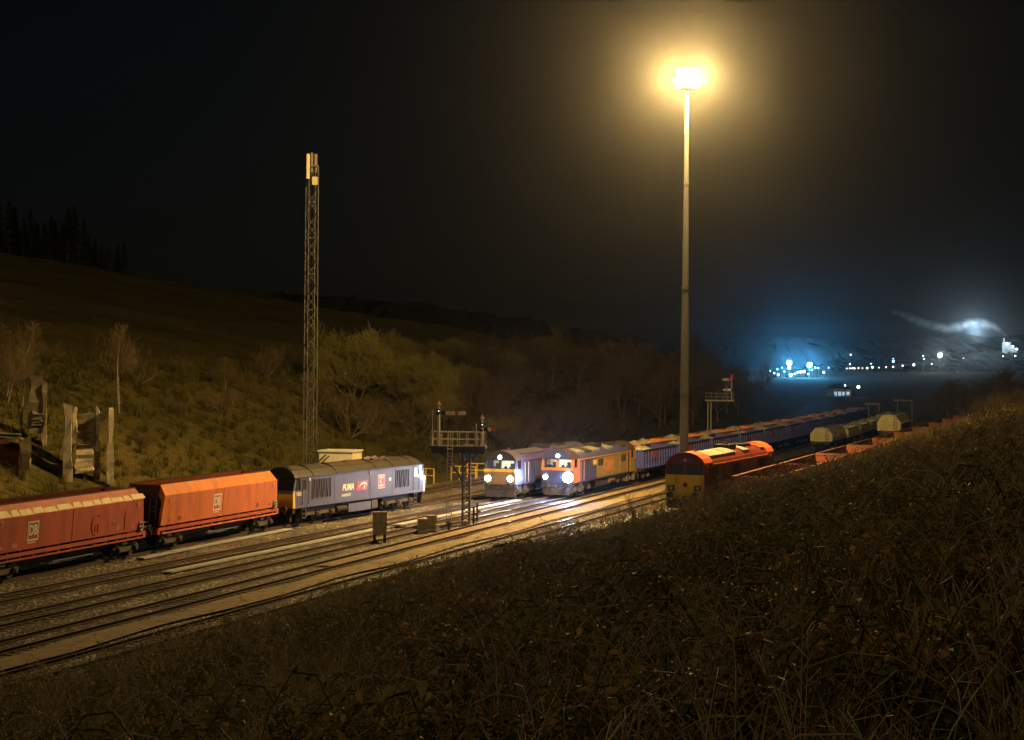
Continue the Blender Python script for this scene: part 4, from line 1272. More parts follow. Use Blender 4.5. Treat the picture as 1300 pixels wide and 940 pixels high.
# ------------------------------------------------------------------ semaphore bracket signals
def sem_arm(parent, x, y, z, L, ang, d=1, bands=None):
    """arm pointing to local x*d"""
    piv = empty('signal_arm', (x, y, z)); piv.parent = parent
    piv.rotation_euler = (0, -d*ang, 0)
    bl = bands or [(0.0, 0.45, M['arm_red']), (0.45, 0.72, M['white']), (0.72, 1.0, M['arm_red'])]
    for (a, b, mt) in bl:
        m = MB(); m.box(min(d*a*L, d*b*L), max(d*a*L, d*b*L), -0.02, 0.02, -0.13, 0.13); m.build('blade', mt, piv)
    m = MB(); m.tube([(-d*0.16, -0.03, -0.05), (-d*0.16, 0.03, -0.05)], 0.13, 12); m.build('spectacle', M['sig_black'], piv)
    return piv

def bracket_signal():
    X0, Y0 = -3.05, 140.0
    root = empty('bracket_signal', (X0, Y0, -0.2), R(-6), 'semaphore bracket signal with two arms on a railed platform between the tracks', 'signal')
    # lattice main post
    H = 5.3
    for (sx, sy) in ((-1, -1), (1, -1), (1, 1), (-1, 1)):
        m = MB(); m.box(sx*0.24-0.04, sx*0.24+0.04, sy*0.24-0.04, sy*0.24+0.04, 0, H); m.build('post_angle', M['sig_black'], root)
    m = MB(); nb = 14
    for i in range(nb):
        z0, z1 = H*i/nb, H*(i+1)/nb
        for (a, b) in (((-1, -1), (1, -1)), ((1, -1), (1, 1)), ((1, 1), (-1, 1)), ((-1, 1), (-1, -1))):
            if i % 2: a, b = b, a
            m.tube([(a[0]*.24, a[1]*.24, z0), (b[0]*.24, b[1]*.24, z1)], 0.03, 4, cap=False)
    m.build('lattice', M['sig_black'], root)
    m = MB(); m.box(0.30, 0.36, -0.3, -0.2, 0, 4.6); m.build('cable_pipe', M['sig_grey'], root)
    m = MB(); m.box(-0.35, 0.35, -0.32, 0.32, 0, 0.35); m.build('foot', M['concrete'], root)
    # platform
    x0, x1 = -2.5, 1.35
    m = MB(); m.box(x0, x1, -0.55, 0.55, H, H+0.16); m.build('platform', M['sig_black'], root)
    m = MB(); m.box(x0+0.1, x1-0.1, -0.25, -0.17, H-0.35, H); m.box(x0+0.1, x1-0.1, 0.17, 0.25, H-0.35, H); m.build('girder', M['sig_black'], root)
    for y in (-0.2, 0.2):
        m = MB()
        arc = [(-0.24 - 1.75*math.sin(t), y, H-0.3 - 2.0*(1-math.sin(t))**1.6) for t in np.linspace(0, PI/2, 9)]
        m.tube(arc, 0.055, 5)
        m.tube([(0.24, y, H-0.9), (0.9, y, H-0.2)], 0.05, 5)
        m.build('bracket', M['sig_black'], root)
    # guard rails
    for y in (-0.52, 0.52):
        m = MB()
        xs_ = np.linspace(x0+0.1, x1-0.1, 7)
        for xx in xs_: m.tube([(xx, y, H+0.16), (xx, y, H+1.12)], 0.02, 5)
        for zz in (0.62, 1.12): m.tube([(x0+0.1, y, H+zz), (x1-0.1, y, H+zz)], 0.018, 5)
        m.build('guard_rail', M['sig_grey'], root)
    # dolls (short posts) with finials and ladders
    for (xd, h, L) in ((-1.95, 2.95, 1.75), (1.05, 2.05, 0.85)):
        m = MB(); m.tube([(xd, 0, H+0.16), (xd, 0, H+h)], 0.10, 8, r1=0.075); d = m.build('doll_post', M['sig_grey'], root)
        m = MB(); m.tube([(xd, 0, H+h), (xd, 0, H+h+0.08)], 0.15, 8); m.tube([(xd, 0, H+h+0.08), (xd, 0, H+h+0.28)], 0.07, 8, r1=0.015); m.build('finial', M['sig_grey'], d)
        m = MB()
        for y in (-0.45, -0.75): m.tube([(xd-0.32, y, H+0.16), (xd-0.32, y, H+h-0.3)], 0.015, 4)
        for z in np.arange(0.4, h-0.3, 0.3): m.tube([(xd-0.32, -0.45, H+z), (xd-0.32, -0.75, H+z)], 0.012, 4)
        m.build('ladder', M['sig_grey'], d)
        m = MB(); m.cbox((xd+0.05, -0.2, H+h-0.45), (0.22, 0.2, 0.34)); m.build('lamp_case', M['sig_black'], d)
        m = MB(); m.tube([(xd+0.05, -0.30, H+h-0.42), (xd+0.05, -0.33, H+h-0.42)], 0.045, 10); m.build('lens', M['sig_lens'], d)
        bands = [(0.0, 0.22, M['sig_black']), (0.22, 0.58, M['white_arm']), (0.58, 0.72, M['arm_red']), (0.72, 1.0, M['white_arm'])] if L > 1 else [(0, .35, M['sig_black']), (.35, .6, M['white_arm']), (.6, 1.0, M['arm_red'])]
        sem_arm(root, xd+0.12, -0.12, H+h-0.55 if L > 1 else H+h-0.75, L, 0.0 if L > 1 else 0.04, 1, bands)
        m = MB(); m.tube([(xd+0.15, -0.05, H+0.2), (xd+0.15, -0.05, H+h-0.6)], 0.012, 4); m.build('down_rod', M['sig_grey'], d)
    # ladder to the ground
    m = MB()
    for s in (-0.17, 0.17): m.tube([(-1.05+s, -0.95, 0.0), (-1.05+s, -0.6, H+1.1)], 0.022, 4)
    for k in range(22):
        t = k/22.0
        m.tube([(-1.22, -0.95+0.29*t, 0.2+H*t), (-0.88, -0.95+0.29*t, 0.2+H*t)], 0.014, 4)
    m.build('ladder', M['sig_grey'], root)
    m = MB(); m.box(-0.1, 0.55, -0.6, -0.5, H+0.16, H+0.3); m.build('toe_board', M['white_arm'], root)
    m = MB(); m.box(1.0, 1.4, -0.62, -0.5, H+0.16, H+0.36); m.build('toe_board', M['white_arm'], root)
    return root
M['sig_lens'] = emit('signal_lamp_lens', (0.9, 0.95, 1.0), 1.5)
M['white_arm'] = paint('faded_white_arm', (0.50, 0.46, 0.38), 0.6, 0.4)
bracket_signal()

def far_signal():
    X0, Y0 = 27.0, 268.0
    x, y = float(c0(Y0)) - 3.6, Y0
    x = 25.9
    root = empty('bracket_signal', (x, y, -0.3), R(-5), 'small distant bracket signal beyond the stone trains', 'signal')
    H = 6.0
    for s in (-0.2, 0.2):
        m = MB(); m.box(s-0.07, s+0.07, -0.1, 0.1, 0, H); m.build('post', M['sig_grey'], root)
    m = MB(); m.box(-0.6, 3.2, -0.5, 0.5, H, H+0.18); m.build('platform', M['sig_grey'], root)
    m = MB(); m.tube([(0.2, 0, H-1.3), (1.3, 0, H)], 0.06, 5); m.build('bracket', M['sig_black'], root)
    m = MB()
    for yy in (-0.5, 0.5):
        for zz in (0.55, 1.05): m.tube([(-0.5, yy, H+zz), (3.1, yy, H+zz)], 0.025, 4)
        for xx in np.linspace(-0.5, 3.1, 6): m.tube([(xx, yy, H), (xx, yy, H+1.05)], 0.02, 4)
    m.build('guard_rail', M['sig_grey'], root)
    m = MB(); m.tube([(2.85, 0, H), (2.85, 0, H+3.5)], 0.09, 6); d = m.build('doll_post', M['sig_grey'], root)
    m = MB()
    for s in (-0.15, 0.15): m.tube([(2.0+s, -0.2, H), (2.35+s, -0.1, H+3.0)], 0.02, 4)
    for k in range(9): m.tube([(1.87+0.039*k, -0.2, H+.3*k), (2.17+0.039*k, -0.2, H+.3*k)], 0.015, 4)
    m.build('ladder', M['sig_grey'], root)
    sem_arm(root, 2.75, -0.1, H+2.85, 1.1, 0.0, -1, [(0, .3, M['arm_red']), (.3, 1, M['white_arm'])])
    sem_arm(root, 2.75, -0.1, H+1.5, 1.0, 0.0, -1, [(0, .3, M['white']), (.3, 1, M['white_arm'])])
    m = MB(); m.cbox((2.85, -0.12, H+3.1), (0.25, 0.2, 0.8)); m.build('lamp_case', M['arm_red'], root)
    return root
far_signal()

# ------------------------------------------------------------------ lineside cabinets, posts, buffer, litter
def cabinet(name, x, y, w, d, z0, h, label, legs=True, mat=None):
    root = empty(name, (x, y, -0.2), R(14), label, 'cabinet')
    m = MB(); m.box(-w/2, w/2, -d/2, d/2, z0, z0+h); b = m.build('casing', mat or M['cabinet'], root)
    m = MB(); m.box(-w/2-0.04, w/2+0.04, -d/2-0.05, d/2+0.05, z0+h, z0+h+0.06); m.build('lid', mat or M['cabinet'], root)
    for s in (-1, 1):
        m = MB(); m.box(min(0.012*s, s*(w/2-0.03)), max(0.012*s, s*(w/2-0.03)), -d/2-0.018, -d/2, z0+0.05, z0+h-0.05); dd = m.build('door', mat or M['cabinet'], root)
        m = MB(); m.box(s*0.06-0.015, s*0.06+0.015, -d/2-0.05, -d/2-0.018, z0+h*0.5, z0+h*0.6); m.build('handle', M['blackm'], dd)
    if legs:
        for sx in (-1, 1):
            for sy in (-1, 1):
                m = MB(); m.box(sx*(w/2-0.08)-0.04, sx*(w/2-0.08)+0.04, sy*(d/2-0.06)-0.04, sy*(d/2-0.06)+0.04, 0, z0); m.build('leg', M['blackm'], root)
    else:
        m = MB(); m.box(-w/2-0.05, w/2+0.05, -d/2-0.05, d/2+0.05, 0, z0); m.build('plinth', M['concrete'], root)
    return root
cabinet('lineside_cabinet', -8.1, 126.8, 0.80, 0.55, 0.55, 1.32, 'tall lineside cabinet on four legs in front of the purple locomotive')
cabinet('lineside_cabinet', -5.75, 133.5, 0.56, 0.5, 0.25, 0.68, 'short lineside cabinet, left one of the pair left of the signal post', legs=False)
cabinet('lineside_cabinet', -5.2, 134.8, 0.60, 0.5, 0.25, 0.80, 'short lineside cabinet, right one of the pair left of the signal post', legs=False)
def post_thing(name, x, y, h, label, mat, cat, w=0.07):
    root = empty(name, (x, y, -0.2), 0.3, label, cat)
    m = MB(); m.tube([(0, 0, 0), (0, 0, h)], w, 6); m.build('shaft', mat, root)
    m = MB(); m.cbox((0, 0, h+0.03), (w*2.6, w*2.6, 0.08)); m.build('cap', mat, root)
    m = MB(); m.box(-0.03, 0.25, -0.03, 0.03, h*0.55, h*0.62); m.build('bracket', mat, root)
    return root
post_thing('marker_post', -2.55, 141.3, 1.15, 'dark marker post, left of the two beside the signal post', M['sig_black'], 'post')
post_thing('marker_post', -2.35, 144.0, 1.2, 'dark marker post, right of the two beside the signal post', M['sig_black'], 'post')
post_thing('lever_stand', -4.75, 134.0, 0.5, 'small pale lever stand beside the short cabinets', M['white'], 'lever', 0.09)
post_thing('lever_stand', -4.1, 136.0, 0.5, 'small dark lever stand between cabinets and signal post', M['sig_black'], 'lever', 0.08)
m = MB()
rr = random.Random(3)
vs = [(rr.uniform(-.22, .22), rr.uniform(-.2, .2), rr.uniform(0.0, .16)) for _ in range(10)]
m.add(vs, [(i, (i+3) % 10, (i+5) % 10) for i in range(10)])
o = m.build('crumpled_paper', M['white']); o.location = (-19.0, 96.2, -0.14); tag(o, 'scrap of white paper lying on the ballast at the left', 'litter')

def portal(x, y, w, h, label):
    z = tz(x, y)
    root = empty('portal_frame', (x, y, z), R(-10), label, 'portal', 'portal frames by the far sidings')
    for s in (-1, 1):
        m = MB(); m.box(s*w/2-0.1, s*w/2+0.1, -0.1, 0.1, 0, h); m.build('post', M['galv'], root)
    m = MB(); m.box(-w/2-0.7, w/2+0.2, -0.12, 0.12, h, h+0.3); m.build('beam', M['galv'], root)
    return root
portal(61.0, 345.0, 1.7, 4.0, 'small pale portal frame, left of the two beyond the covered wagons')
portal(72.0, 375.0, 2.6, 4.0, 'small dim portal frame, right of the two beyond the covered wagons')

# ------------------------------------------------------------------ ruined concrete bins on the left
def ruin(name, x, y, label, build):
    root = empty(name, (x, y, tz(x, y) - 0.3), R(14), label, 'ruin', 'ruined concrete bins on the left bank')
    build(root)
    return root
def slab(parent, name, x0, x1, y0, y1, z0, z1, seed, mat=None, taper=0.0):
    rr = random.Random(seed)
    m = MB(); n = 7
    for k in range(n):
        a, b = z0 + (z1-z0)*k/n, z0 + (z1-z0)*(k+1)/n
        pass
    rings = []
    for k in range(n+1):
        z = z0 + (z1-z0)*k/n
        t = taper*k/n
        j = lambda: rr.uniform(-0.10, 0.10)
        zz = lambda: z + (rr.uniform(-0.45, 0.30) if k == n else 0)
        rings.append([(x0+t+j(), y0+j(), zz()), (x1-t+j(), y0+j(), zz()), (x1-t+j(), y1+j(), zz()), (x0+t+j(), y1+j(), zz())])
    vs = [p for r in rings for p in r]
    fs = []
    for k in range(n):
        for i in range(4):
            j2 = (i+1) % 4; fs.append((k*4+i, k*4+j2, (k+1)*4+j2, (k+1)*4+i))
    fs.append((n*4, n*4+1, n*4+2, n*4+3))
    m.add(vs, fs)
    return m.build(name, mat or M['concrete'], parent)
def r1(root):
    slab(root, 'pier', -0.45, 0.15, -0.9, 0.2, -1, 5.7, 1)
    slab(root, 'pier', 0.20, 0.48, -0.3, 0.4, 1.2, 5.5, 2)
    slab(root, 'pier', 1.85, 2.25, 0.6, 1.2, -0.2, 5.4, 3, taper=0.05)
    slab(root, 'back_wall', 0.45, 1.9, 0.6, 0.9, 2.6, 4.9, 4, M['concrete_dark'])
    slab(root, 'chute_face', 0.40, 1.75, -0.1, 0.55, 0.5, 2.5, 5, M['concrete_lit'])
    m = MB(); m.box(0.35, 1.9, -0.2, -0.08, 2.55, 2.7); m.box(0.3, 0.6, -0.3, -0.1, 2.4, 2.8); m.build('beam', M['blackm'], root)
    slab(root, 'pier', 2.75, 3.25, -0.2, 0.7, -0.3, 5.7, 6, taper=0.1)
def r2(root):
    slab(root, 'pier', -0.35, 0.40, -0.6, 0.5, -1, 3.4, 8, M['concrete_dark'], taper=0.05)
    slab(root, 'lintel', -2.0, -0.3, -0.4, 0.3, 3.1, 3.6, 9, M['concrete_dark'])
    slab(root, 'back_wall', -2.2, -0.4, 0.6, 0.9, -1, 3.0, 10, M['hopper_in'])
def r3(root):
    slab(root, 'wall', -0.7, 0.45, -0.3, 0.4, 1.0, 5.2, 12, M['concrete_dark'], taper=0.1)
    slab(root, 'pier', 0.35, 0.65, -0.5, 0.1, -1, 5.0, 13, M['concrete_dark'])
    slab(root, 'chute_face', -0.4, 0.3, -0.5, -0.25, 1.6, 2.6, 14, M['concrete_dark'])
M['concrete_dark'] = plain_noise('dark_concrete', (0.05, 0.045, 0.025), (0.22, 0.18, 0.11), 1.4, 0.95, 0.6, 0.06, detail=8)  # darker concrete for the back wall and the smaller ruins
M['concrete_lit'] = plain_noise('lit_concrete', (0.14, 0.11, 0.07), (0.62, 0.52, 0.36), 1.1, 0.9, 0.5, 0.05, detail=8)  # paler copy for the chute face, its lamplit brightness put into the colour
ruin('ruined_bin', -33.2, 154.0, 'tall ruined concrete bin with pale piers and a bright chute face', r1)
ruin('ruined_bin', -35.6, 150.0, 'low ruined concrete doorway with one square pier at the far left', r2)
ruin('ruined_bin', -36.3, 157.0, 'dark stub of ruined concrete wall between doorway and tall bin', r3)

# ------------------------------------------------------------------ trees: real stems, limbs and twigs (winter)
def seg_mesh(segs, n=3):
    S = np.array([[*a, *b, r0, r1] for a, b, r0, r1 in segs], float)
    p0, p1 = S[:, 0:3], S[:, 3:6]
    d = p1 - p0
    d /= np.maximum(np.linalg.norm(d, axis=1, keepdims=True), 1e-6)
    up = np.where(np.abs(d[:, 2:3]) < 0.9, np.array([[0, 0, 1.0]]), np.array([[1.0, 0, 0]]))
    a = np.cross(d, up); a /= np.linalg.norm(a, axis=1, keepdims=True)
    b = np.cross(d, a)
    V = []
    for base, r in ((p0, S[:, 6:7]), (p1, S[:, 7:8])):
        for i in range(n):
            t = 2*PI*i/n
            V.append(base + r*(a*math.cos(t) + b*math.sin(t)))
    V = np.stack(V, 1).reshape(-1, 3)
    idx = np.arange(len(segs))[:, None]*(2*n)
    F = []
    for i in range(n):
        j = (i+1) % n
        F.append(np.concatenate([idx+i, idx+j, idx+n+j, idx+n+i], 1))
    return V, np.concatenate(F, 0)

def bulk(name, V, F, mat, tint=None, smooth=False):
    me = bpy.data.meshes.new(name)
    V = np.asarray(V, np.float32); F = np.asarray(F, np.int32)
    k = F.shape[1]
    me.vertices.add(len(V)); me.vertices.foreach_set('co', V.ravel())
    me.loops.add(F.size); me.loops.foreach_set('vertex_index', F.ravel())
    me.polygons.add(len(F)); me.polygons.foreach_set('loop_start', np.arange(0, F.size, k, dtype=np.int32))
    if tint is not None:
        at = me.attributes.new('tint', 'FLOAT', 'POINT'); at.data.foreach_set('value', np.asarray(tint, np.float32))
    me.materials.append(mat)
    me.update(calc_edges=True)
    me.validate()
    return me

def grow(rr, p, d, L, r, level, out, maxlev, kids, spread, lift, droop=0.0, tp=None):
    """recursive limb: appends (p0,p1,r0,r1,level)"""
    n = 4 if level == 0 else 3
    q = Vector(p); dr = Vector(d).normalized()
    pts = [q.copy()]
    for i in range(n):
        dr = (dr + Vector((rr.uniform(-1, 1), rr.uniform(-1, 1), rr.uniform(-1, 1)))*0.16 + Vector((0, 0, lift - droop*level))*0.10).normalized()
        q2 = q + dr*(L/n)
        r0 = r*(1 - 0.75*i/n); r1 = r*(1 - 0.75*(i+1)/n)
        out.append((tuple(q), tuple(q2), r0, r1, level))
        q = q2; pts.append(q.copy())
    if level >= maxlev: return
    k = kids[level]
    for j in range(k):
        t = rr.uniform(0.25, 1.0)
        seg = min(int(t*n), n-1)
        base = pts[seg].lerp(pts[seg+1], t*n - seg)
        ax = Vector((rr.uniform(-1, 1), rr.uniform(-1, 1), rr.uniform(-0.5, 1)))
        nd = (dr*(1-spread) + ax.normalized()*spread + Vector((0, 0, lift*0.5))).normalized()
        grow(rr, base, nd, L*rr.uniform(0.42, 0.62)*(tp*(1.18 - t)*1.15 if (tp and level == 0) else 1.0), r*0.42*(0.7 if tp else 1.0), level+1, out, maxlev, kids, spread, lift, droop, tp)

def leaves_on(rr, segs, count, size):
    V, F = [], []
    for _ in range(count):
        s = rr.choice(segs)
        t = rr.random()
        c = Vector(s[0]).lerp(Vector(s[1]), t) + Vector((rr.uniform(-1, 1), rr.uniform(-1, 1), rr.uniform(-1, 1)))*size*1.3
        u = Vector((rr.uniform(-1, 1), rr.uniform(-1, 1), rr.uniform(-1, 1))).normalized()
        w = u.orthogonal().normalized()
        a = size*rr.uniform(0.6, 1.3)
        n = len(V)
        V += [c - u*a, c + w*a*0.5, c + u*a, c - w*a*0.5]
        F.append((n, n+1, n+2, n+3))
    return np.array([tuple(v) for v in V]), np.array(F)

def tree_meshes(seed, kind):
    rr = random.Random(seed)
    out = []
    if kind == 'bush':          # unit: 1 m tall bush, many stems
        for k in range(11):
            t = 2*PI*k/11 + rr.uniform(-.3, .3); s = rr.uniform(0.15, 0.85)
            grow(rr, (0.05*math.cos(t), 0.05*math.sin(t), 0), (math.cos(t)*s, math.sin(t)*s, 1.0), rr.uniform(0.5, 0.62), 0.011, 0, out, 3, (11, 9, 8), 0.62, 0.35)
    elif kind == 'scrub':
        for k in range(8):
            t = 2*PI*k/8 + rr.uniform(-.4, .4); s = rr.uniform(0.5, 1.6)
            grow(rr, (0.06*math.cos(t), 0.06*math.sin(t), 0), (math.cos(t)*s, math.sin(t)*s, 1.0), rr.uniform(0.5, 0.85), 0.016, 0, out, 3, (6, 6, 5), 0.65, 0.25)
    elif kind == 'birch':
        grow(rr, (0, 0, 0), (0.02, 0, 1), 0.98, 0.012, 0, out, 3, (34, 7, 5), 0.55, 0.30, 0.0, 0.75)
        grow(rr, (0, 0, 0.12), (0.16, 0.05, 1), 0.78, 0.009, 0, out, 3, (26, 6, 5), 0.55, 0.30, 0.0, 0.75)
    elif kind == 'sapling':
        for k in range(4):
            t = 2*PI*k/4 + rr.uniform(-.5, .5); s = rr.uniform(0.1, 0.5)
            grow(rr, (0.02*math.cos(t), 0.02*math.sin(t), 0), (math.cos(t)*s, math.sin(t)*s, 1.0), rr.uniform(0.6, 0.95), 0.012, 0, out, 2, (8, 4), 0.5, 0.35)
    elif kind == 'tree':
        grow(rr, (0, 0, 0), (0.0, 0, 1), 0.75, 0.028, 0, out, 3, (18, 7, 6), 0.6, 0.25)
    zm = max(max(q[0][2], q[1][2]) for q in out)
    out = [(tuple(c/zm for c in a), tuple(c/zm for c in b), r0/zm, r1/zm, l) for a, b, r0, r1, l in out]
    big = [(a, b, r0, r1) for a, b, r0, r1, l in out if l <= (0 if kind == 'birch' else 1)]
    tw = 0.0009 if kind == 'birch' else 0.0016
    small = [(a, b, max(r0, tw), max(r1, tw*0.75)) for a, b, r0, r1, l in out if l > 1]
    return big, small, rr

TREES = {}
for kind, seeds in (('bush', (1, 2, 3)), ('scrub', (11, 12, 13, 14)), ('birch', (21, 22)), ('sapling', (31, 32, 33)), ('tree', (41, 42))):
    TREES[kind] = []
    for sd_ in seeds:
        big, small, rr = tree_meshes(sd_, kind)
        V, F = seg_mesh(big, 5)
        mt = bulk('trunk', V, F, M['birch'] if kind == 'birch' else M['bark'])
        V, F = seg_mesh(small, 3)
        if kind in ('scrub', 'tree', 'bush'):
            LV, LF = leaves_on(rr, small, {'scrub': 3400, 'tree': 900, 'bush': 9000}[kind], 0.009)
            F = np.concatenate([F, LF + len(V)]); V = np.concatenate([V, LV])
        mc = bulk('crown', V, F, M['twig'] if kind == 'bush' else M['twig_b'])
        TREES[kind].append((mt, mc))

def put_tree(name, kind, var, x, y, h, wide, label, group=None, cat='tree', sink=0.1, rz=None, z=None):
    mt, mc = TREES[kind][var % len(TREES[kind])]
    zz = tz(x, y) if z is None else z
    root = empty(name, (x, y, zz - sink), rnd.uniform(0, 6.28) if rz is None else rz, label, cat, group)
    root.scale = (h*wide, h*wide, h)
    for n, me in (('trunk', mt), ('crown', mc)):
        o = bpy.data.objects.new(n, me); COL.objects.link(o); o.parent = root
    return root

put_tree('willow_bush', 'bush', 0, -17.6, 230, 9.6, 0.98, 'big rounded bare bush glowing olive on the bank right of the tower', cat='bush')
put_tree('willow_bush', 'bush', 1, -12.2, 238, 7.4, 1.0, 'lower rounded bare bush just right of the big olive bush', cat='bush')
put_tree('birch_tree', 'birch', 0, -33.7, 176, 8.2, 1.0, 'slender pale-stemmed bare birch above the ruined bins', cat='tree')
put_tree('birch_tree', 'birch', 1, -37.6, 157, 6.8, 1.0, 'pale bare birch left of the ruins at the edge of the photo', cat='tree')
put_tree('birch_tree', 'birch', 1, -40.4, 164, 7.0, 1.0, 'taller thin birch behind the one at the edge of the photo', cat='tree')
put_tree('birch_tree', 'birch', 0, -28.6, 205, 4.0, 1.0, 'small thin birch half way between the tall birch and the tower', cat='tree')

# scrub over the left bank: every bush its own
spots = []
rr = random.Random(99)
tries = 0
while len(spots) < 120 and tries < 6000:
    tries += 1
    Y = rr.uniform(150, 430)
    d = rr.uniform(17, 48)
    x = float(c0(Y)) - d/0.945
    px = 650 + 2600*x/Y
    if px < -40 or px > 1010: continue
    if 330 < px < 440 and Y < 215: continue           # open ground by tower and hut
    if px < 150 and Y < 172: continue                  # ruins
    if (x+17.6)**2 + (Y-230)**2 < 60: continue
    if 440 < px < 640 and d < 22: continue
    mind = 3.2 if px > 400 else 5.0
    if any((x-a)**2 + (Y-b)**2 < mind**2 for a, b, *_ in spots): continue
    if px < 380 and rr.random() < 0.5: continue
    spots.append((x, Y, px, d))
for k, (x, Y, px, d) in enumerate(spots):
    if Y > 290 and d < 34:
        put_tree('bare_tree', 'tree', k, x, Y, rr.uniform(7, 11), rr.uniform(0.75, 1.0), 'dark bare tree along the far part of the left bank', 'bare trees along the far left bank')
    else:
        h = rr.uniform(3.2, 6.5) if px > 420 else rr.uniform(1.8, 4.0)
        kd = 'scrub' if rr.random() < 0.7 else 'bush'
        put_tree('scrub_bush', kd, k, x, Y, h, rr.uniform(0.85, 1.25), 'bare scrub bush on the slope of the left bank', 'scrub bushes on the left bank', cat='bush')

# conifers on the left skyline
def conifer_mesh(seed):
    rr = random.Random(seed)
    V, F = [], []
    for k in range(1500):
        z = rr.random()**0.75
        R_ = 0.20*(1-z)**0.85 + 0.008
        t = rr.uniform(0, 2*PI); r = R_*math.sqrt(rr.uniform(0.05, 1))*(0.8+0.35*math.sin(z*46))
        zz = 0.06 + z*0.94 - 0.10*(r/0.2)
        c = Vector((r*math.cos(t), r*math.sin(t), zz))
        o = Vector((math.cos(t), math.sin(t), -0.45)).normalized(); w = Vector((-math.sin(t), math.cos(t), 0))
        a = rr.uniform(0.018, 0.04)
        n = len(V); V += [c - o*a, c + w*a*0.4, c + o*a, c - w*a*0.4]; F.append((n, n+1, n+2, n+3))
    mc = bulk('crown', np.array([tuple(v) for v in V]), np.array(F), M['needle'])
    m = MB(); m.tube([(0, 0, 0), (0, 0, 0.9)], 0.02, 6, r1=0.004)
    mt = bpy.data.meshes.new('trunk'); mt.from_pydata(m.v, [], m.f); mt.materials.append(M['bark'])
    return mt, mc
TREES['conifer'] = [conifer_mesh(s) for s in (5, 6)]
rr = random.Random(17)
for k in range(34):
    px = -20 + 175*(k/33.0) + rr.uniform(-5, 5)
    Y = rr.uniform(455, 500)
    x = (px-650)/2600*Y
    h = rr.uniform(9, 14) * (1.0 if px < 110 else 0.55)
    put_tree('conifer_tree', 'conifer', k, x, Y, h, rr.uniform(0.9, 1.3), 'dark conifer in the row on the left skyline', 'conifers on the left skyline', sink=0.2)
for px, Y, h in ((262, 520, 4.5), (275, 530, 5.0), (255, 525, 3.8)):
    put_tree('skyline_bush', 'tree', int(px), (px-650)/2600*Y, Y, h, 1.1, 'small dark tree in the clump on the field skyline', 'clump of small trees on the field skyline')
# trees on the right skyline, above the sidings
rr = random.Random(23)
for k in range(26):
    px = rr.uniform(1060, 1330); Y = rr.uniform(330, 460)
    x = (px-650)/2600*Y
    put_tree('bare_tree', 'tree', k, x, Y, rr.uniform(5, 8.5) if px > 1190 else rr.uniform(3.5, 5.5), rr.uniform(0.9, 1.1), 'dark bare tree on the far side of the sidings at the right', 'bare trees beyond the right sidings')
rr = random.Random(29)
for k in range(9):
    px = rr.uniform(1225, 1330); Y = rr.uniform(205, 260)
    x = (px-650)/2600*Y
    put_tree('hedge_bush', 'scrub', k, x, Y, rr.uniform(2.2, 4.0), 1.1, 'dark scrub bush on the brow of the right bank', 'scrub bushes on the brow of the right bank', cat='bush')

# saplings and tall weeds standing out of the near bank
for (px, Y, h, lab) in ((806, 93, 2.5, 'bare twiggy sapling on the bank below the navy and ochre locomotive'),
                        (778, 91, 1.9, 'shorter twiggy sapling left of the tall one on the near bank'),
                        (838, 95, 1.9, 'bare sapling on the near bank just left of the red locomotive'),
                        (716, 86, 1.7, 'dark sapling standing in front of the near rails'),
                        (664, 78, 1.5, 'thin twiggy weed rising in front of the walkway'),
                        (572, 84, 1.2, 'bramble spray overhanging the walkway at mid picture'),
                        (432, 92, 1.1, 'leafy bramble clump beside the nearest rail at left'),
                        (505, 33, 1.0, 'tall dry stalk clump low in the foreground'),
                        (940, 84, 1.3, 'bare sprig in front of the red locomotive'),
                        (1120, 60, 1.2, 'bare sprig half way up the right bank'),
                        (1215, 48, 1.2, 'bare sprig near the top of the right bank')):
    x = (px-650)/2600*Y
    put_tree('sapling', 'sapling', int(px), x, Y, h, 0.8, lab, cat='plant', sink=0.05)

# post and wire fence along the foot of the field
fr = empty('field_fence', (0, 0, 0), 0, 'thin post and wire fence along the foot of the hill field', 'fence')
fp = []
for k in range(26):
    Y = 262 + k*5.0
    d_ = 43.5
    fx = float(c0(Y)) - d_/0.945 - 0.35*(Y - 262)
    if not -0.27 < fx/Y < -0.03: continue
    fp.append((fx, Y, tz(fx, Y)))
    m = MB(); m.box(fx-0.07, fx+0.07, Y-0.07, Y+0.07, tz(fx, Y)-0.2, tz(fx, Y)+1.3); m.build('post', M['birch'], fr)
for h_ in (0.6, 1.15):
    m = MB(); m.tube([(a, b, c + h_) for a, b, c in fp], 0.012, 3); m.build('wire', M['tower'], fr)

# ------------------------------------------------------------------ undergrowth on the banks (uncountable)
def veg_mat(name, c1, c2, c3, rough, spec, trans=0.0):
    m, nt, b = mat_base(name)
    at = nt.nodes.new('ShaderNodeAttribute'); at.attribute_name = 'tint'
    rp = ramp(nt, at.outputs['Fac'], [(0.0, c1), (0.5, c2), (1.0, c3)])
    nt.links.new(rp.outputs[0], b.inputs['Base Color'])
    b.inputs['Roughness'].default_value = rough
    b.inputs['Specular IOR Level'].default_value = spec
    if trans:
        out = nt.nodes['Material Output']
        tr = nt.nodes.new('ShaderNodeBsdfTranslucent'); nt.links.new(rp.outputs[0], tr.inputs['Color'])
        mx = nt.nodes.new('ShaderNodeMixShader'); mx.inputs[0].default_value = trans
        nt.links.new(b.outputs[0], mx.inputs[1]); nt.links.new(tr.outputs[0], mx.inputs[2])
        nt.links.new(mx.outputs[0], out.inputs['Surface'])
    return m
M['grass'] = veg_mat('dry_grass', (0.10, 0.09, 0.028), (0.25, 0.19, 0.075), (0.46, 0.34, 0.15), 0.8, 0.08, 0.45)
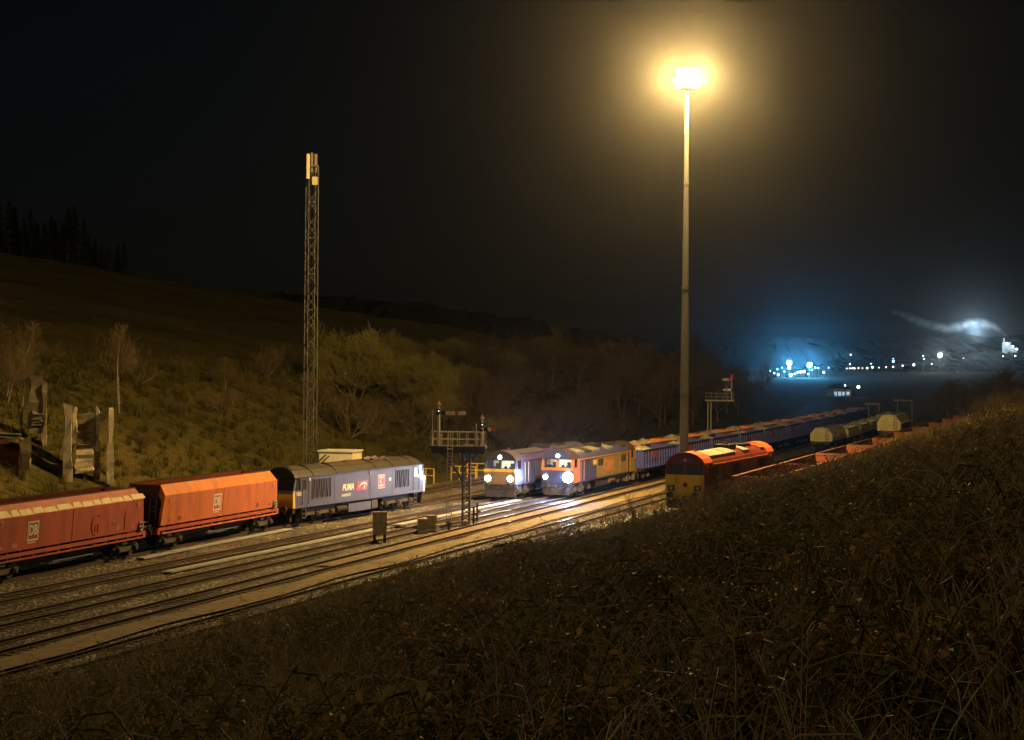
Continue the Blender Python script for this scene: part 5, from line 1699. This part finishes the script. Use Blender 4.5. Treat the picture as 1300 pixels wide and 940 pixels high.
M['bank'] = veg_mat('bank_grass', (0.04, 0.042, 0.012), (0.085, 0.08, 0.024), (0.16, 0.13, 0.045), 0.85, 0.05, 0.2)
M['dimmed_grass'] = veg_mat('dimmed_bank_grass', (0.045, 0.036, 0.013), (0.10, 0.072, 0.028), (0.20, 0.135, 0.055), 0.85, 0.05, 0.3)  # grass colours darkened here to offset strong lamplight on the bank
M['bramble'] = veg_mat('bramble_leaves', (0.06, 0.066, 0.02), (0.14, 0.12, 0.04), (0.34, 0.19, 0.07), 0.6, 0.06, 0.45)
M['stalk'] = veg_mat('dead_stalks', (0.12, 0.09, 0.045), (0.28, 0.20, 0.10), (0.50, 0.38, 0.22), 0.7, 0.2)

def tpl_grass(seed, n=26, h=0.5, lean=0.6):
    rr = random.Random(seed); V, F = [], []
    for _ in range(n):
        t = rr.uniform(0, 2*PI); r = rr.uniform(0, 0.16)
        bx, by = r*math.cos(t), r*math.sin(t)
        L = h*rr.uniform(0.5, 1.25); ln = lean*rr.uniform(0.2, 1.3); a = rr.uniform(0, 2*PI)
        dx, dy = math.cos(a), math.sin(a); w = rr.uniform(0.004, 0.009)
        k = len(V)
        for q, ww in ((0, 1), (0.5, 0.85), (0.85, 0.5)):
            ox = ln*L*q*q; zz = L*q*(1-0.28*ln*q)
            V += [(bx+dx*ox-dy*w*ww, by+dy*ox+dx*w*ww, zz), (bx+dx*ox+dy*w*ww, by+dy*ox-dx*w*ww, zz)]
        V += [(bx+dx*ln*L*1.1, by+dy*ln*L*1.1, L*(0.98-0.32*ln))]
        F += [(k, k+1, k+3), (k, k+3, k+2), (k+2, k+3, k+5), (k+2, k+5, k+4), (k+4, k+5, k+6)]
    return np.array(V), np.array(F)
def tpl_bramble(seed, canes=4, leaves=64, h=0.55):
    rr = random.Random(seed); V, F = [], []
    pts = []
    for _ in range(canes):
        a = rr.uniform(0, 2*PI); L = rr.uniform(0.5, 0.95); hh = h*rr.uniform(0.6, 1.3)
        cane = [Vector((math.cos(a)*L*t, math.sin(a)*L*t, hh*4*t*(1-t)*0.9 + 0.05)) for t in (0, .2, .4, .6, .8, 1)]
        for p, q in zip(cane[:-1], cane[1:]):
            sv, sf = seg_mesh([(tuple(p), tuple(q), 0.005, 0.004)], 3)
            k = len(V); V += [tuple(x) for x in sv]
            for f_ in sf: F += [(k+f_[0], k+f_[1], k+f_[2]), (k+f_[0], k+f_[2], k+f_[3])]
            pts.append((p, q))
    for _ in range(leaves):
        p, q = rr.choice(pts); c = p.lerp(q, rr.random()) + Vector((rr.uniform(-.08, .08), rr.uniform(-.08, .08), rr.uniform(-.05, .08)))
        u = Vector((rr.uniform(-1, 1), rr.uniform(-1, 1), rr.uniform(-.6, .4))).normalized()
        n_ = (Vector((0, 0, 1)) + Vector((rr.uniform(-1, 1), rr.uniform(-1, 1), 0))*0.7).normalized()
        w = u.cross(n_).normalized(); a = rr.uniform(0.02, 0.042)
        k = len(V)
        V += [tuple(c - u*a), tuple(c + w*a*0.72 + n_*a*0.22 - u*a*0.2), tuple(c + u*a*1.2 - n_*a*0.2), tuple(c - w*a*0.72 + n_*a*0.22 - u*a*0.2)]
        F += [(k, k+1, k+2), (k, k+2, k+3)]
    return np.array(V), np.array(F)
def tpl_stalk(seed, n=4, h=0.95):
    rr = random.Random(seed); V, F = [], []
    for _ in range(n):
        a = rr.uniform(0, 2*PI); ln = rr.uniform(0.05, 0.5); L = h*rr.uniform(0.6, 1.2)
        b = Vector((rr.uniform(-.12, .12), rr.uniform(-.12, .12), 0))
        ps = [b + Vector((math.cos(a)*ln*L*t*t, math.sin(a)*ln*L*t*t, L*t)) for t in (0, .35, .7, 1)]
        segs = [(tuple(p), tuple(q), 0.0065-0.0012*i, 0.0055-0.0012*i) for i, (p, q) in enumerate(zip(ps[:-1], ps[1:]))]
        for _k in range(5):
            t = rr.uniform(.45, 1); p = ps[0].lerp(ps[-1], t) if False else b + Vector((math.cos(a)*ln*L*t*t, math.sin(a)*ln*L*t*t, L*t))
            segs.append((tuple(p), tuple(p + Vector((rr.uniform(-.1, .1), rr.uniform(-.1, .1), rr.uniform(.03, .14)))), 0.004, 0.006))
        sv, sf = seg_mesh(segs, 3)
        k = len(V); V += [tuple(x) for x in sv]
        for f_ in sf: F += [(k+f_[0], k+f_[1], k+f_[2]), (k+f_[0], k+f_[2], k+f_[3])]
    return np.array(V), np.array(F)

NR = np.random.RandomState(4)
def realise(name, tpls, pts, mat, label, cat):
    """pts: array of x, y, scale, heightscale"""
    allV, allF, allT = [], [], []
    off = 0
    pts = np.asarray(pts)
    zz = terrain(pts[:, 0], pts[:, 1])
    var = NR.randint(0, len(tpls), len(pts)); ang = NR.uniform(0, 2*PI, len(pts)); tin = np.clip(NR.normal(0.4, 0.24, len(pts)), 0, 1)
    for t, (TV, TF) in enumerate(tpls):
        ix = np.where(var == t)[0]
        if not len(ix): continue
        ca, sa = np.cos(ang[ix])[:, None], np.sin(ang[ix])[:, None]; sc = pts[ix, 2][:, None]; hs = pts[ix, 3][:, None]
        x = (TV[None, :, 0]*ca - TV[None, :, 1]*sa)*sc + pts[ix, 0][:, None]
        y = (TV[None, :, 0]*sa + TV[None, :, 1]*ca)*sc + pts[ix, 1][:, None]
        z = TV[None, :, 2]*sc*hs + zz[ix][:, None] - 0.03
        V = np.stack([x, y, z], 2).reshape(-1, 3)
        F = (TF[None, :, :] + (np.arange(len(ix))*len(TV))[:, None, None]).reshape(-1, 3) + off
        tn = np.clip(np.repeat(tin[ix], len(TV)) + np.tile(NR.uniform(-.18, .18, len(TV)), len(ix)), 0, 1)
        off += len(V); allV.append(V); allF.append(F); allT.append(tn)
    me = bulk(name, np.concatenate(allV), np.concatenate(allF), mat, np.concatenate(allT))
    o = bpy.data.objects.new(name, me); COL.objects.link(o)
    return tag(o, label, cat, kind='stuff')

def dome_mesh(seed, n=620):
    rr = random.Random(seed); V, F = [], []
    segs = []
    for _ in range(16):
        a = rr.uniform(0, 2*PI); L = rr.uniform(0.5, 1.15); hh = rr.uniform(0.5, 1.05)
        ps = [Vector((math.cos(a)*L*t, math.sin(a)*L*t, hh*math.sin(min(t*2.2, 2.4)))) for t in np.linspace(0, 1, 7)]
        segs += [(tuple(p), tuple(q), 0.008, 0.006) for p, q in zip(ps[:-1], ps[1:])]
    sv, sf = seg_mesh(segs, 3)
    V += [tuple(x) for x in sv]
    for f_ in sf: F += [(f_[0], f_[1], f_[2]), (f_[0], f_[2], f_[3])]
    nc = len(V)
    for _ in range(n):
        s_ = rr.choice(segs)
        c = Vector(s_[0]).lerp(Vector(s_[1]), rr.random()) + Vector((rr.gauss(0, .09), rr.gauss(0, .09), rr.gauss(0.02, .07)))
        u = Vector((rr.uniform(-1, 1), rr.uniform(-1, 1), rr.uniform(-.7, .4))).normalized()
        n_ = (Vector((0, 0, 1)) + Vector((rr.uniform(-1, 1), rr.uniform(-1, 1), 0))*0.8).normalized()
        w = u.cross(n_).normalized(); a = rr.uniform(0.022, 0.045)
        k = len(V)
        V += [tuple(c - u*a), tuple(c + w*a*0.7 + n_*a*0.22 - u*a*0.2), tuple(c + u*a*1.2 - n_*a*0.2), tuple(c - w*a*0.7 + n_*a*0.22 - u*a*0.2)]
        F += [(k, k+1, k+2), (k, k+2, k+3)]
    tint = np.concatenate([np.full(nc, 0.9), np.repeat(np.clip(np.random.RandomState(seed).normal(0.32, 0.28, n), 0, 1), 4)])
    return bulk('foliage', np.array(V), np.array(F), M['bramble'], tint)

def right_points(n, y0, y1, keep):
    out = []
    while len(out) < n:
        Y = math.sqrt(NR.uniform(y0*y0, y1*y1)); x = NR.uniform(-0.28, 0.28)*Y
        e = (x - float(c4(Y)))*0.955
        lim = 2.6 + NR.uniform(0, 1.4)
        if e < lim: continue
        if Y > 100 and e < 17.5: continue
        if not keep(x, Y): continue
        out.append((x, Y))
    return np.array(out)
def patch(x, y, s, ph): return 0.5 + 0.5*math.sin(x*s + ph + 1.7*math.sin(y*s*0.8))*math.cos(y*s*1.1 - ph)

G = [tpl_grass(s, 26, 0.5, 0.7) for s in range(4)] + [tpl_grass(9, 20, 0.6, 1.1)]
B = [tpl_bramble(s) for s in range(5)]
K = [tpl_stalk(s) for s in range(4)]
def sc(n, a, b): return NR.uniform(a, b, n)
def pack(P, a, b, h0=0.8, h1=1.2): return np.column_stack([P, sc(len(P), a, b), sc(len(P), h0, h1)])

DOMES = [dome_mesh(s_) for s_ in (61, 62, 63, 64)]
dps = np.concatenate([right_points(34, 20, 46, lambda x, y: True), right_points(80, 46, 100, lambda x, y: True)])
for k, (dx_, dy_) in enumerate(dps):
    o = bpy.data.objects.new('bramble_bush', DOMES[k % 4]); COL.objects.link(o)
    q_ = NR.uniform(0.5, 0.95) if dy_ < 46 else NR.uniform(0.7, 1.35)
    o.location = (dx_, dy_, tz(dx_, dy_) - 0.05); o.rotation_euler = (0, 0, NR.uniform(0, 6.28)); o.scale = (q_*NR.uniform(0.9, 1.5), q_, q_*NR.uniform(0.7, 1.0))
    tag(o, 'leafy bramble bush mounded over the near bank', 'bramble bush', 'bramble bushes on the near bank')
gp = np.concatenate([pack(right_points(3300, 8, 46, lambda x, y: patch(x, y, 0.62, 0.4) > 0.42), 0.6, 1.35, 0.6, 1.3),
                     pack(right_points(4200, 46, 110, lambda x, y: patch(x, y, 0.28, 3.4) > 0.2), 0.9, 1.6, 0.6, 1.3),
                     pack(right_points(900, 108, 260, lambda x, y: True), 1.6, 2.8)])
realise('dry_grass', G, gp[gp[:, 1] < 46], M['grass'], 'dry winter grass covering the foreground of the near bank', 'grass')
realise('dimmed_bank_grass', G, gp[gp[:, 1] >= 46], M['dimmed_grass'], 'dry grass, its colour darkened against the lamplight, over the far part of the near bank', 'dimmed_grass')
bp = np.concatenate([pack(right_points(1500, 8, 44, lambda x, y: patch(x, y, 0.5, 2.4) > 0.5), 0.8, 1.5, 0.6, 1.5),
                     pack(right_points(1900, 44, 105, lambda x, y: patch(x, y, 0.22, 1.4) > 0.4), 0.9, 1.7, 0.6, 1.5)])
realise('bramble_thicket', B, bp, M['bramble'], 'low bramble thicket sprawling over the near bank', 'brambles')
def tpl_cane(seed, n=5):
    rr = random.Random(seed); V, F = [], []
    for _ in range(n):
        a = rr.uniform(0, 2*PI); L = rr.uniform(0.7, 1.7); hh = rr.uniform(0.35, 0.95); tw = rr.uniform(-.5, .5)
        b = Vector((rr.uniform(-.2, .2), rr.uniform(-.2, .2), 0))
        ps = [b + Vector((math.cos(a+tw*t)*L*t, math.sin(a+tw*t)*L*t, hh*(1-(2*t-1)**2) + 0.05)) for t in np.linspace(0.02, 0.95, 8)]
        segs = [(tuple(p), tuple(q), 0.006-0.0005*k, 0.0055-0.0005*k) for k, (p, q) in enumerate(zip(ps[:-1], ps[1:]))]
        for _k in range(4):
            p = rr.choice(ps[2:]); segs.append((tuple(p), tuple(p + Vector((rr.uniform(-.2, .2), rr.uniform(-.2, .2), rr.uniform(.0, .2)))), 0.0035, 0.002))
        sv, sf = seg_mesh(segs, 3)
        k = len(V); V += [tuple(x) for x in sv]
        for f_ in sf: F += [(k+f_[0], k+f_[1], k+f_[2]), (k+f_[0], k+f_[2], k+f_[3])]
    return np.array(V), np.array(F)
C_ = [tpl_cane(s_) for s_ in range(5)]
cp = np.concatenate([pack(right_points(520, 8, 44, lambda x, y: True), 0.7, 1.2, 0.8, 1.3), pack(right_points(900, 44, 105, lambda x, y: True), 0.9, 1.5, 0.8, 1.3)])
realise('bramble_canes', C_, cp, M['stalk'], 'long arching bare bramble canes over the near bank', 'brambles')
kp = np.concatenate([pack(right_points(800, 9, 44, lambda x, y: patch(x, y, 0.7, 5) > 0.4), 0.55, 1.1),
                     pack(right_points(1100, 44, 105, lambda x, y: True), 0.8, 1.5)])
realise('dead_weed_stalks', K, kp, M['stalk'], 'dead weed stalks standing up through the near bank undergrowth', 'weeds')

lp = []
while len(lp) < 5200:
    Y = NR.uniform(140, 330); d = 13.5 + 34*NR.uniform(0, 1)**1.2
    x = float(c0(Y)) - d/0.945
    if abs(x/Y) > 0.29: continue
    lp.append((x, Y))
lp = np.array(lp)
realise('bank_grass', G, pack(lp, 1.3, 2.6, 0.6, 1.0), M['bank'], 'rough tussocky grass on the left bank', 'grass')

# ------------------------------------------------------------------ far hills, lamps, quarry plant
M['far'] = plain_noise('far_woodland', (0.003, 0.0033, 0.002), (0.008, 0.008, 0.005), 0.05, 1.0, 0.8, 2.0)
def ridge(name, Yc, depth, prof, seed):
    """prof: list of (X, height); a rounded ridge with a rough wooded outline"""
    rr = np.random.RandomState(seed)
    xs_ = np.linspace(prof[0][0], prof[-1][0], 160)
    hh = np.interp(xs_, [p[0] for p in prof], [p[1] for p in prof])
    hh = hh + rr.normal(0, 0.012*depth/3, len(xs_))
    us = np.linspace(-1, 1, 17)
    vs = []
    for u in us:
        for x, h in zip(xs_, hh):
            vs.append((x + rr.normal(0, 3), Yc + u*depth, (-4 + (h+4)*math.cos(u*PI/2)**0.8 + rr.normal(0, 0.004*depth)) if abs(u) < 1 else -4.0))
    n = len(xs_)
    fs = [(j*n+i, j*n+i+1, (j+1)*n+i+1, (j+1)*n+i) for j in range(len(us)-1) for i in range(n-1)]
    o = np_obj(name, np.array(vs), np.array(fs), M['far'], smooth=False)
    return tag(o, kind='structure')
def PX(px, Y): return (px-650)/2600*Y
def HZ(py, Y, px): return 11.5 + (451 + 0.0087*(px-650) - py)/2600*Y
ridge('hill', 1100, 240, [(PX(p, 1100), HZ(q, 1100, p)) for p, q in ((-200, 330), (100, 362), (300, 374), (450, 382), (560, 392), (650, 404), (760, 424), (840, 444), (900, 470))], 2)
ridge('hill', 3300, 500, [(PX(p, 3300), HZ(q, 3300, p)) for p, q in ((600, 446), (820, 438), (950, 430), (1100, 433), (1250, 428), (1450, 424))], 3)
ridge('hill', 2350, 200, [(PX(p, 2350), HZ(q, 2350, p)) for p, q in ((1040, 470), (1075, 456), (1110, 447), (1140, 446), (1180, 452), (1230, 458), (1280, 470))], 4)
ridge('hill', 1950, 220, [(PX(p, 1950), HZ(q, 1950, p)) for p, q in ((1140, 474), (1180, 456), (1220, 450), (1265, 447), (1310, 443), (1450, 436))], 5)

def no_sample(m):
    m.cycles.emission_sampling = 'NONE'
    return m
M['l_white'] = no_sample(emit('far_white_lamp', (0.80, 0.92, 1.0), 9))
M['l_warm'] = no_sample(emit('far_warm_lamp', (1.0, 0.78, 0.48), 6))
M['l_blue'] = no_sample(emit('far_blue_lamp', (0.30, 0.62, 1.0), 8))
M['l_flood'] = no_sample(emit('far_flood_lamp', (0.35, 0.80, 1.0), 60))
M['l_big'] = no_sample(emit('far_big_lamp', (0.85, 0.95, 1.0), 30))
M['l_red'] = no_sample(emit('far_red_lamp', (1.0, 0.2, 0.06), 3))
def far_lamp(px, py, Y, r, mat, label, group, glow=None, col=(1, 1, 1), name='street_lamp'):
    x, z = PX(px, Y), HZ(py, Y, px)
    zg = min(-3.2, z-4)
    root = empty(name, (x, Y, zg), 0, label, 'lamp', group)
    m = MB(); m.tube([(0, 0, 0), (0, 0, z-zg)], 0.14, 5, r1=0.09); m.build('pole', M['galv'], root)
    m = MB(); m.cbox((0, 0.1, z-zg+r*0.9), (r*2.2, r*1.4, r*0.5)); m.build('hood', M['galv'], root)
    m = MB(); n = 8
    rings = [(r*math.sin(PI*k/5), -r*math.cos(PI*k/5)) for k in range(1, 5)]
    vs = [(a*math.cos(2*PI*i/n), a*math.sin(2*PI*i/n) - r*0.2, b + z - zg) for a, b in rings for i in range(n)]
    fs = [(k*n+i, k*n+(i+1) % n, (k+1)*n+(i+1) % n, (k+1)*n+i) for k in range(3) for i in range(n)] + [tuple(range(n-1, -1, -1)), tuple(range(3*n, 4*n))]
    m.add(vs, fs); m.build('lantern', mat, root)
    if glow: point(root, (0, -r*2.5, z-zg), glow, col, r, 'lamp_light')
    return root
far_lamp(1002, 461.5, 1500, 1.7, M['l_flood'], 'brightest blue-white floodlight, left of the two in the far blue cluster', None, 170000, (0.08, 0.50, 1.0), 'floodlight')
far_lamp(1028, 463.5, 1500, 1.6, M['l_flood'], 'blue-white floodlight, right of the two in the far blue cluster', None, 150000, (0.08, 0.50, 1.0), 'floodlight')
BL = 'small bluish lamp in the cluster around the two far floodlights'; BG = 'small lamps of the blue cluster'
for px, py, r, k in ((1002, 467.5, 1.0, 'l_white'), (1004, 476.5, 1.3, 'l_blue'), (983, 474, .6, 'l_white'), (988, 476, .8, 'l_white'), (987, 469, .5, 'l_blue'), (996, 472, .5, 'l_blue'), (1013, 473, .8, 'l_blue'), (1017, 472.5, .9, 'l_white'),
                     (1021, 472, .7, 'l_white'), (993, 467, .4, 'l_blue'), (1035, 467, .5, 'l_blue'), (1039, 467.5, .5, 'l_blue'), (1031, 470, .5, 'l_blue'), (978, 471, .4, 'l_blue'), (1046, 473, .8, 'l_warm'), (1052, 467, .4, 'l_warm'), (1009, 475, .6, 'l_blue'), (1026, 475, .5, 'l_white')):
    far_lamp(px, py, 1500, r, M[k], BL, BG)
RL = 'small pale street lamp in the long far row of lights'; RG = 'street lamps of the far row'
for px, py, r, k in ((1075, 468, .5, 'l_warm'), (1079, 467.8, .5, 'l_warm'), (1082.5, 467.5, .6, 'l_white'), (1085, 468, .6, 'l_warm'), (1090, 467.5, .5, 'l_white'), (1095, 467.5, .45, 'l_warm'), (1101, 467.5, .8, 'l_warm'), (1107.5, 466.5, .8, 'l_white'),
                     (1116, 467, .45, 'l_warm'), (1125, 466.5, .6, 'l_warm'), (1134, 466, .7, 'l_warm'), (1146, 464.5, .6, 'l_white'), (1160, 463.5, 1.0, 'l_white'), (1106, 462, .4, 'l_white'), (1079, 462.5, .5, 'l_white')):
    far_lamp(px, py, 1800, r, M[k], RL, RG)
for px, py, Y, r, k, lab in ((1080, 450.5, 1800, .6, 'l_white', 'single small white lamp above the left end of the far row'), (1134, 459, 1800, 1.0, 'l_blue', 'single bluish lamp above the middle of the far row'),
                             (1134, 455.5, 1800, .35, 'l_white', 'faint white lamp just above the single bluish lamp'),
                             (1172, 452, 1700, .5, 'l_white', 'upper small lamp of the pair left of the large white lamp'), (1173, 456, 1700, .5, 'l_blue', 'lower small lamp of the pair left of the large white lamp'),
                             (1183, 462, 1700, .4, 'l_white', 'faint lamp below and left of the large white lamp'), (1273.5, 452.5, 1700, .55, 'l_warm', 'small lamp below the lit plant on the right'), (1289, 452, 1700, .45, 'l_white', 'faint lamp at the right edge below the lit plant'), (1223, 455, 1700, .3, 'l_white', 'very faint lamp on the dark hill left of the plant')):
    far_lamp(px, py, Y, r, M[k], lab, None)
far_lamp(1193, 451.5, 1700, 1.7, M['l_big'], 'large round white lamp right of the far row of lights', None, 40000, (0.8, 0.92, 1.0))
for px, py, r, k, lab in ((1063.5, 491.5, .6, 'l_white', 'left lamp above the small lit building in the valley'), (1073, 489.5, .5, 'l_white', 'middle lamp above the small lit building in the valley'), (1090, 491.5, .9, 'l_warm', 'warm hazy lamp right of the small lit building in the valley'),
                          (1081, 506, .3, 'l_red', 'tiny red lamp below the small lit building in the valley'), (1068, 508, .3, 'l_red', 'tiny red lamp left below the small lit building')):
    far_lamp(px, py, 620, r*0.55, M[k], lab, None)

def far_building():
    Y = 620; x = PX(1069, Y); z = HZ(506, Y, 1069)
    root = empty('trackside_building', (x, Y, z), R(8), 'small building with bluish lit windows in the dark valley', 'building')
    m = MB(); m.box(-2.8, 3.0, 0, 6, -6, 3.0); m.build('wall', M['concrete_grey'], root)
    m = MB(); m.prism_y([(-3.1, 3.0), (3.3, 3.0), (0.1, 4.6)], -0.3, 6.3); m.build('roof', M['blackm'], root)
    for k in range(4):
        m = MB(); m.box(-2.4+k*1.3, -1.5+k*1.3, -0.06, 0.0, 0.6+0.15*k, 2.0); m.build('window', M['win'], root)
    return root
M['win'] = no_sample(emit('lit_window', (0.45, 0.75, 1.0), 0.7))
far_building()

def plant():
    Y = 1900; x = PX(1281, Y); zb = HZ(447, Y, 1281)
    root = empty('quarry_plant', (x, Y, zb), 0, 'floodlit quarry plant with a steaming stack on the right skyline', 'plant')
    for (a, b, h) in ((-5, 1.5, 9.0), (1.6, 5, 6.0), (5.2, 8.5, 3.5)):
        m = MB(); m.box(a, b, 0, 6, -8, h); m.build('block', M['clad'], root)
    m = MB(); m.hexa([(-4, -3, 3), (6, -3, -3), (6, -1.5, -3), (-4, -1.5, 3)], [(-4, -3, 4.2), (6, -3, -1.8), (6, -1.5, -1.8), (-4, -1.5, 4.2)]); m.build('conveyor', M['clad'], root)
    m = MB(); m.tube([(-4.2, 2, 8), (-4.2, 2, 13.0)], 0.6, 10, r1=0.45); m.build('stack', M['clad'], root)
    for (a, z) in ((-2, 7.5), (3.5, 5.0), (7, 3.0)):
        m = MB(); m.cbox((a, -0.3, z), (0.8, 0.4, 0.5)); m.build('floodlight', M['l_big'], root)
    point(root, (2, -14, 10), 6000, (0.62, 0.88, 1.0), 0.6, 'plant_plume_light')
    point(root, (-34, -14, 20), 110000, (0.55, 0.82, 1.0), 0.8, 'plant_plume_light')  # added light hung beside the plant to brighten the steam plume
    return root
M['clad'] = paint('pale_cladding', (0.6, 0.62, 0.62), 0.6, 0.2)
plant()

def plume(name, pts, label, dens):
    """pts: (px, py, radius) along a drifting plume at the plant's distance: one soft puff of steam each"""
    Y = 1900
    mt = bpy.data.materials.new(name + '_volume'); mt.use_nodes = True; nt = mt.node_tree; nt.nodes.clear()
    out = nt.nodes.new('ShaderNodeOutputMaterial'); vo = nt.nodes.new('ShaderNodeVolumePrincipled')
    tc = nt.nodes.new('ShaderNodeTexCoord'); ge = nt.nodes.new('ShaderNodeNewGeometry')
    ln = nt.nodes.new('ShaderNodeVectorMath'); ln.operation = 'LENGTH'; nt.links.new(tc.outputs['Object'], ln.inputs[0])
    fo = nt.nodes.new('ShaderNodeMapRange'); fo.interpolation_type = 'SMOOTHSTEP'
    for k, v_ in ((1, 0.1), (2, 0.95), (3, 1.0), (4, 0.0)): fo.inputs[k].default_value = v_
    nt.links.new(ln.outputs['Value'], fo.inputs[0])
    nz = noise(nt, 0.16, 4, 0.6, ge.outputs['Position'])
    mr = nt.nodes.new('ShaderNodeMapRange')
    for k, v_ in ((1, 0.36), (2, 0.7), (3, 0.1), (4, dens)): mr.inputs[k].default_value = v_
    mr.inputs[3].default_value = dens*0.08
    nt.links.new(nz.outputs['Fac'], mr.inputs[0])
    mu = nt.nodes.new('ShaderNodeMath'); mu.operation = 'MULTIPLY'
    nt.links.new(fo.outputs[0], mu.inputs[0]); nt.links.new(mr.outputs[0], mu.inputs[1])
    nt.links.new(mu.outputs[0], vo.inputs['Density'])
    vo.inputs['Color'].default_value = (0.9, 0.93, 0.95, 1)
    nt.links.new(vo.outputs[0], out.inputs['Volume'])
    root = empty(name, (PX(pts[0][0], Y), Y, HZ(pts[0][1], Y, pts[0][0])))
    tag(root, label, 'steam', kind='stuff')
    m = MB(); n = 12
    rings = [(math.sin(PI*k/7), -math.cos(PI*k/7)) for k in range(1, 7)]
    vs = [(a*math.cos(2*PI*i/n), a*math.sin(2*PI*i/n), b) for a, b in rings for i in range(n)]
    fs = [(k*n+i, k*n+(i+1) % n, (k+1)*n+(i+1) % n, (k+1)*n+i) for k in range(5) for i in range(n)] + [tuple(range(n-1, -1, -1)), tuple(range(5*n, 6*n))]
    m.add(vs, fs)
    me = bpy.data.meshes.new('puff'); me.from_pydata(m.v, [], m.f); me.materials.append(mt)
    for k, (p, q, r) in enumerate(pts):
        o = bpy.data.objects.new('puff', me); COL.objects.link(o); o.parent = root
        o.location = Vector((PX(p, Y), Y, HZ(q, Y, p))) - root.location
        o.scale = (r*2.0, r*1.2, r)
        p2, q2 = pts[min(k+1, len(pts)-1)][:2]; p1, q1 = pts[max(k-1, 0)][:2]
        o.rotation_euler = (0, math.atan2(q2-q1, p2-p1), 0)
    return root
PP = [(1278.5, 428.5, 1.6), (1275, 424.5, 2.6), (1269, 420, 3.8), (1262, 416, 5.0), (1253, 412.5, 6.2), (1243, 410.5, 6.8), (1233, 411, 7.0), (1222, 413.5, 7.2), (1211, 416.5, 7.2), (1199, 417, 7.0), (1187, 414.5, 6.8), (1175, 411.5, 6.5), (1164, 408, 6.2), (1154, 403.5, 5.6), (1144, 399.5, 4.8), (1136, 397, 3.6)]
plume('steam_plume', PP, 'white steam plume drifting left from the quarry plant stack', 0.075)

# ------------------------------------------------------------------ haze: the damp night air over the whole yard
def haze():
    m = MB(); m.box(-3900, 3900, -80, 4400, -12, 78)
    mt = bpy.data.materials.new('night_haze'); mt.use_nodes = True; nt = mt.node_tree; nt.nodes.clear()
    out = nt.nodes.new('ShaderNodeOutputMaterial'); vo = nt.nodes.new('ShaderNodeVolumePrincipled')
    vo.inputs['Density'].default_value = HAZE_DENSITY
    vo.inputs['Color'].default_value = (0.85, 0.87, 0.9, 1)
    vo.inputs['Anisotropy'].default_value = 0.965
    nt.links.new(vo.outputs[0], out.inputs['Volume'])
    mt.cycles.homogeneous_volume = True
    o = m.build('haze', mt)
    return tag(o, 'thin damp night haze over the yard', 'haze', kind='stuff')
haze()
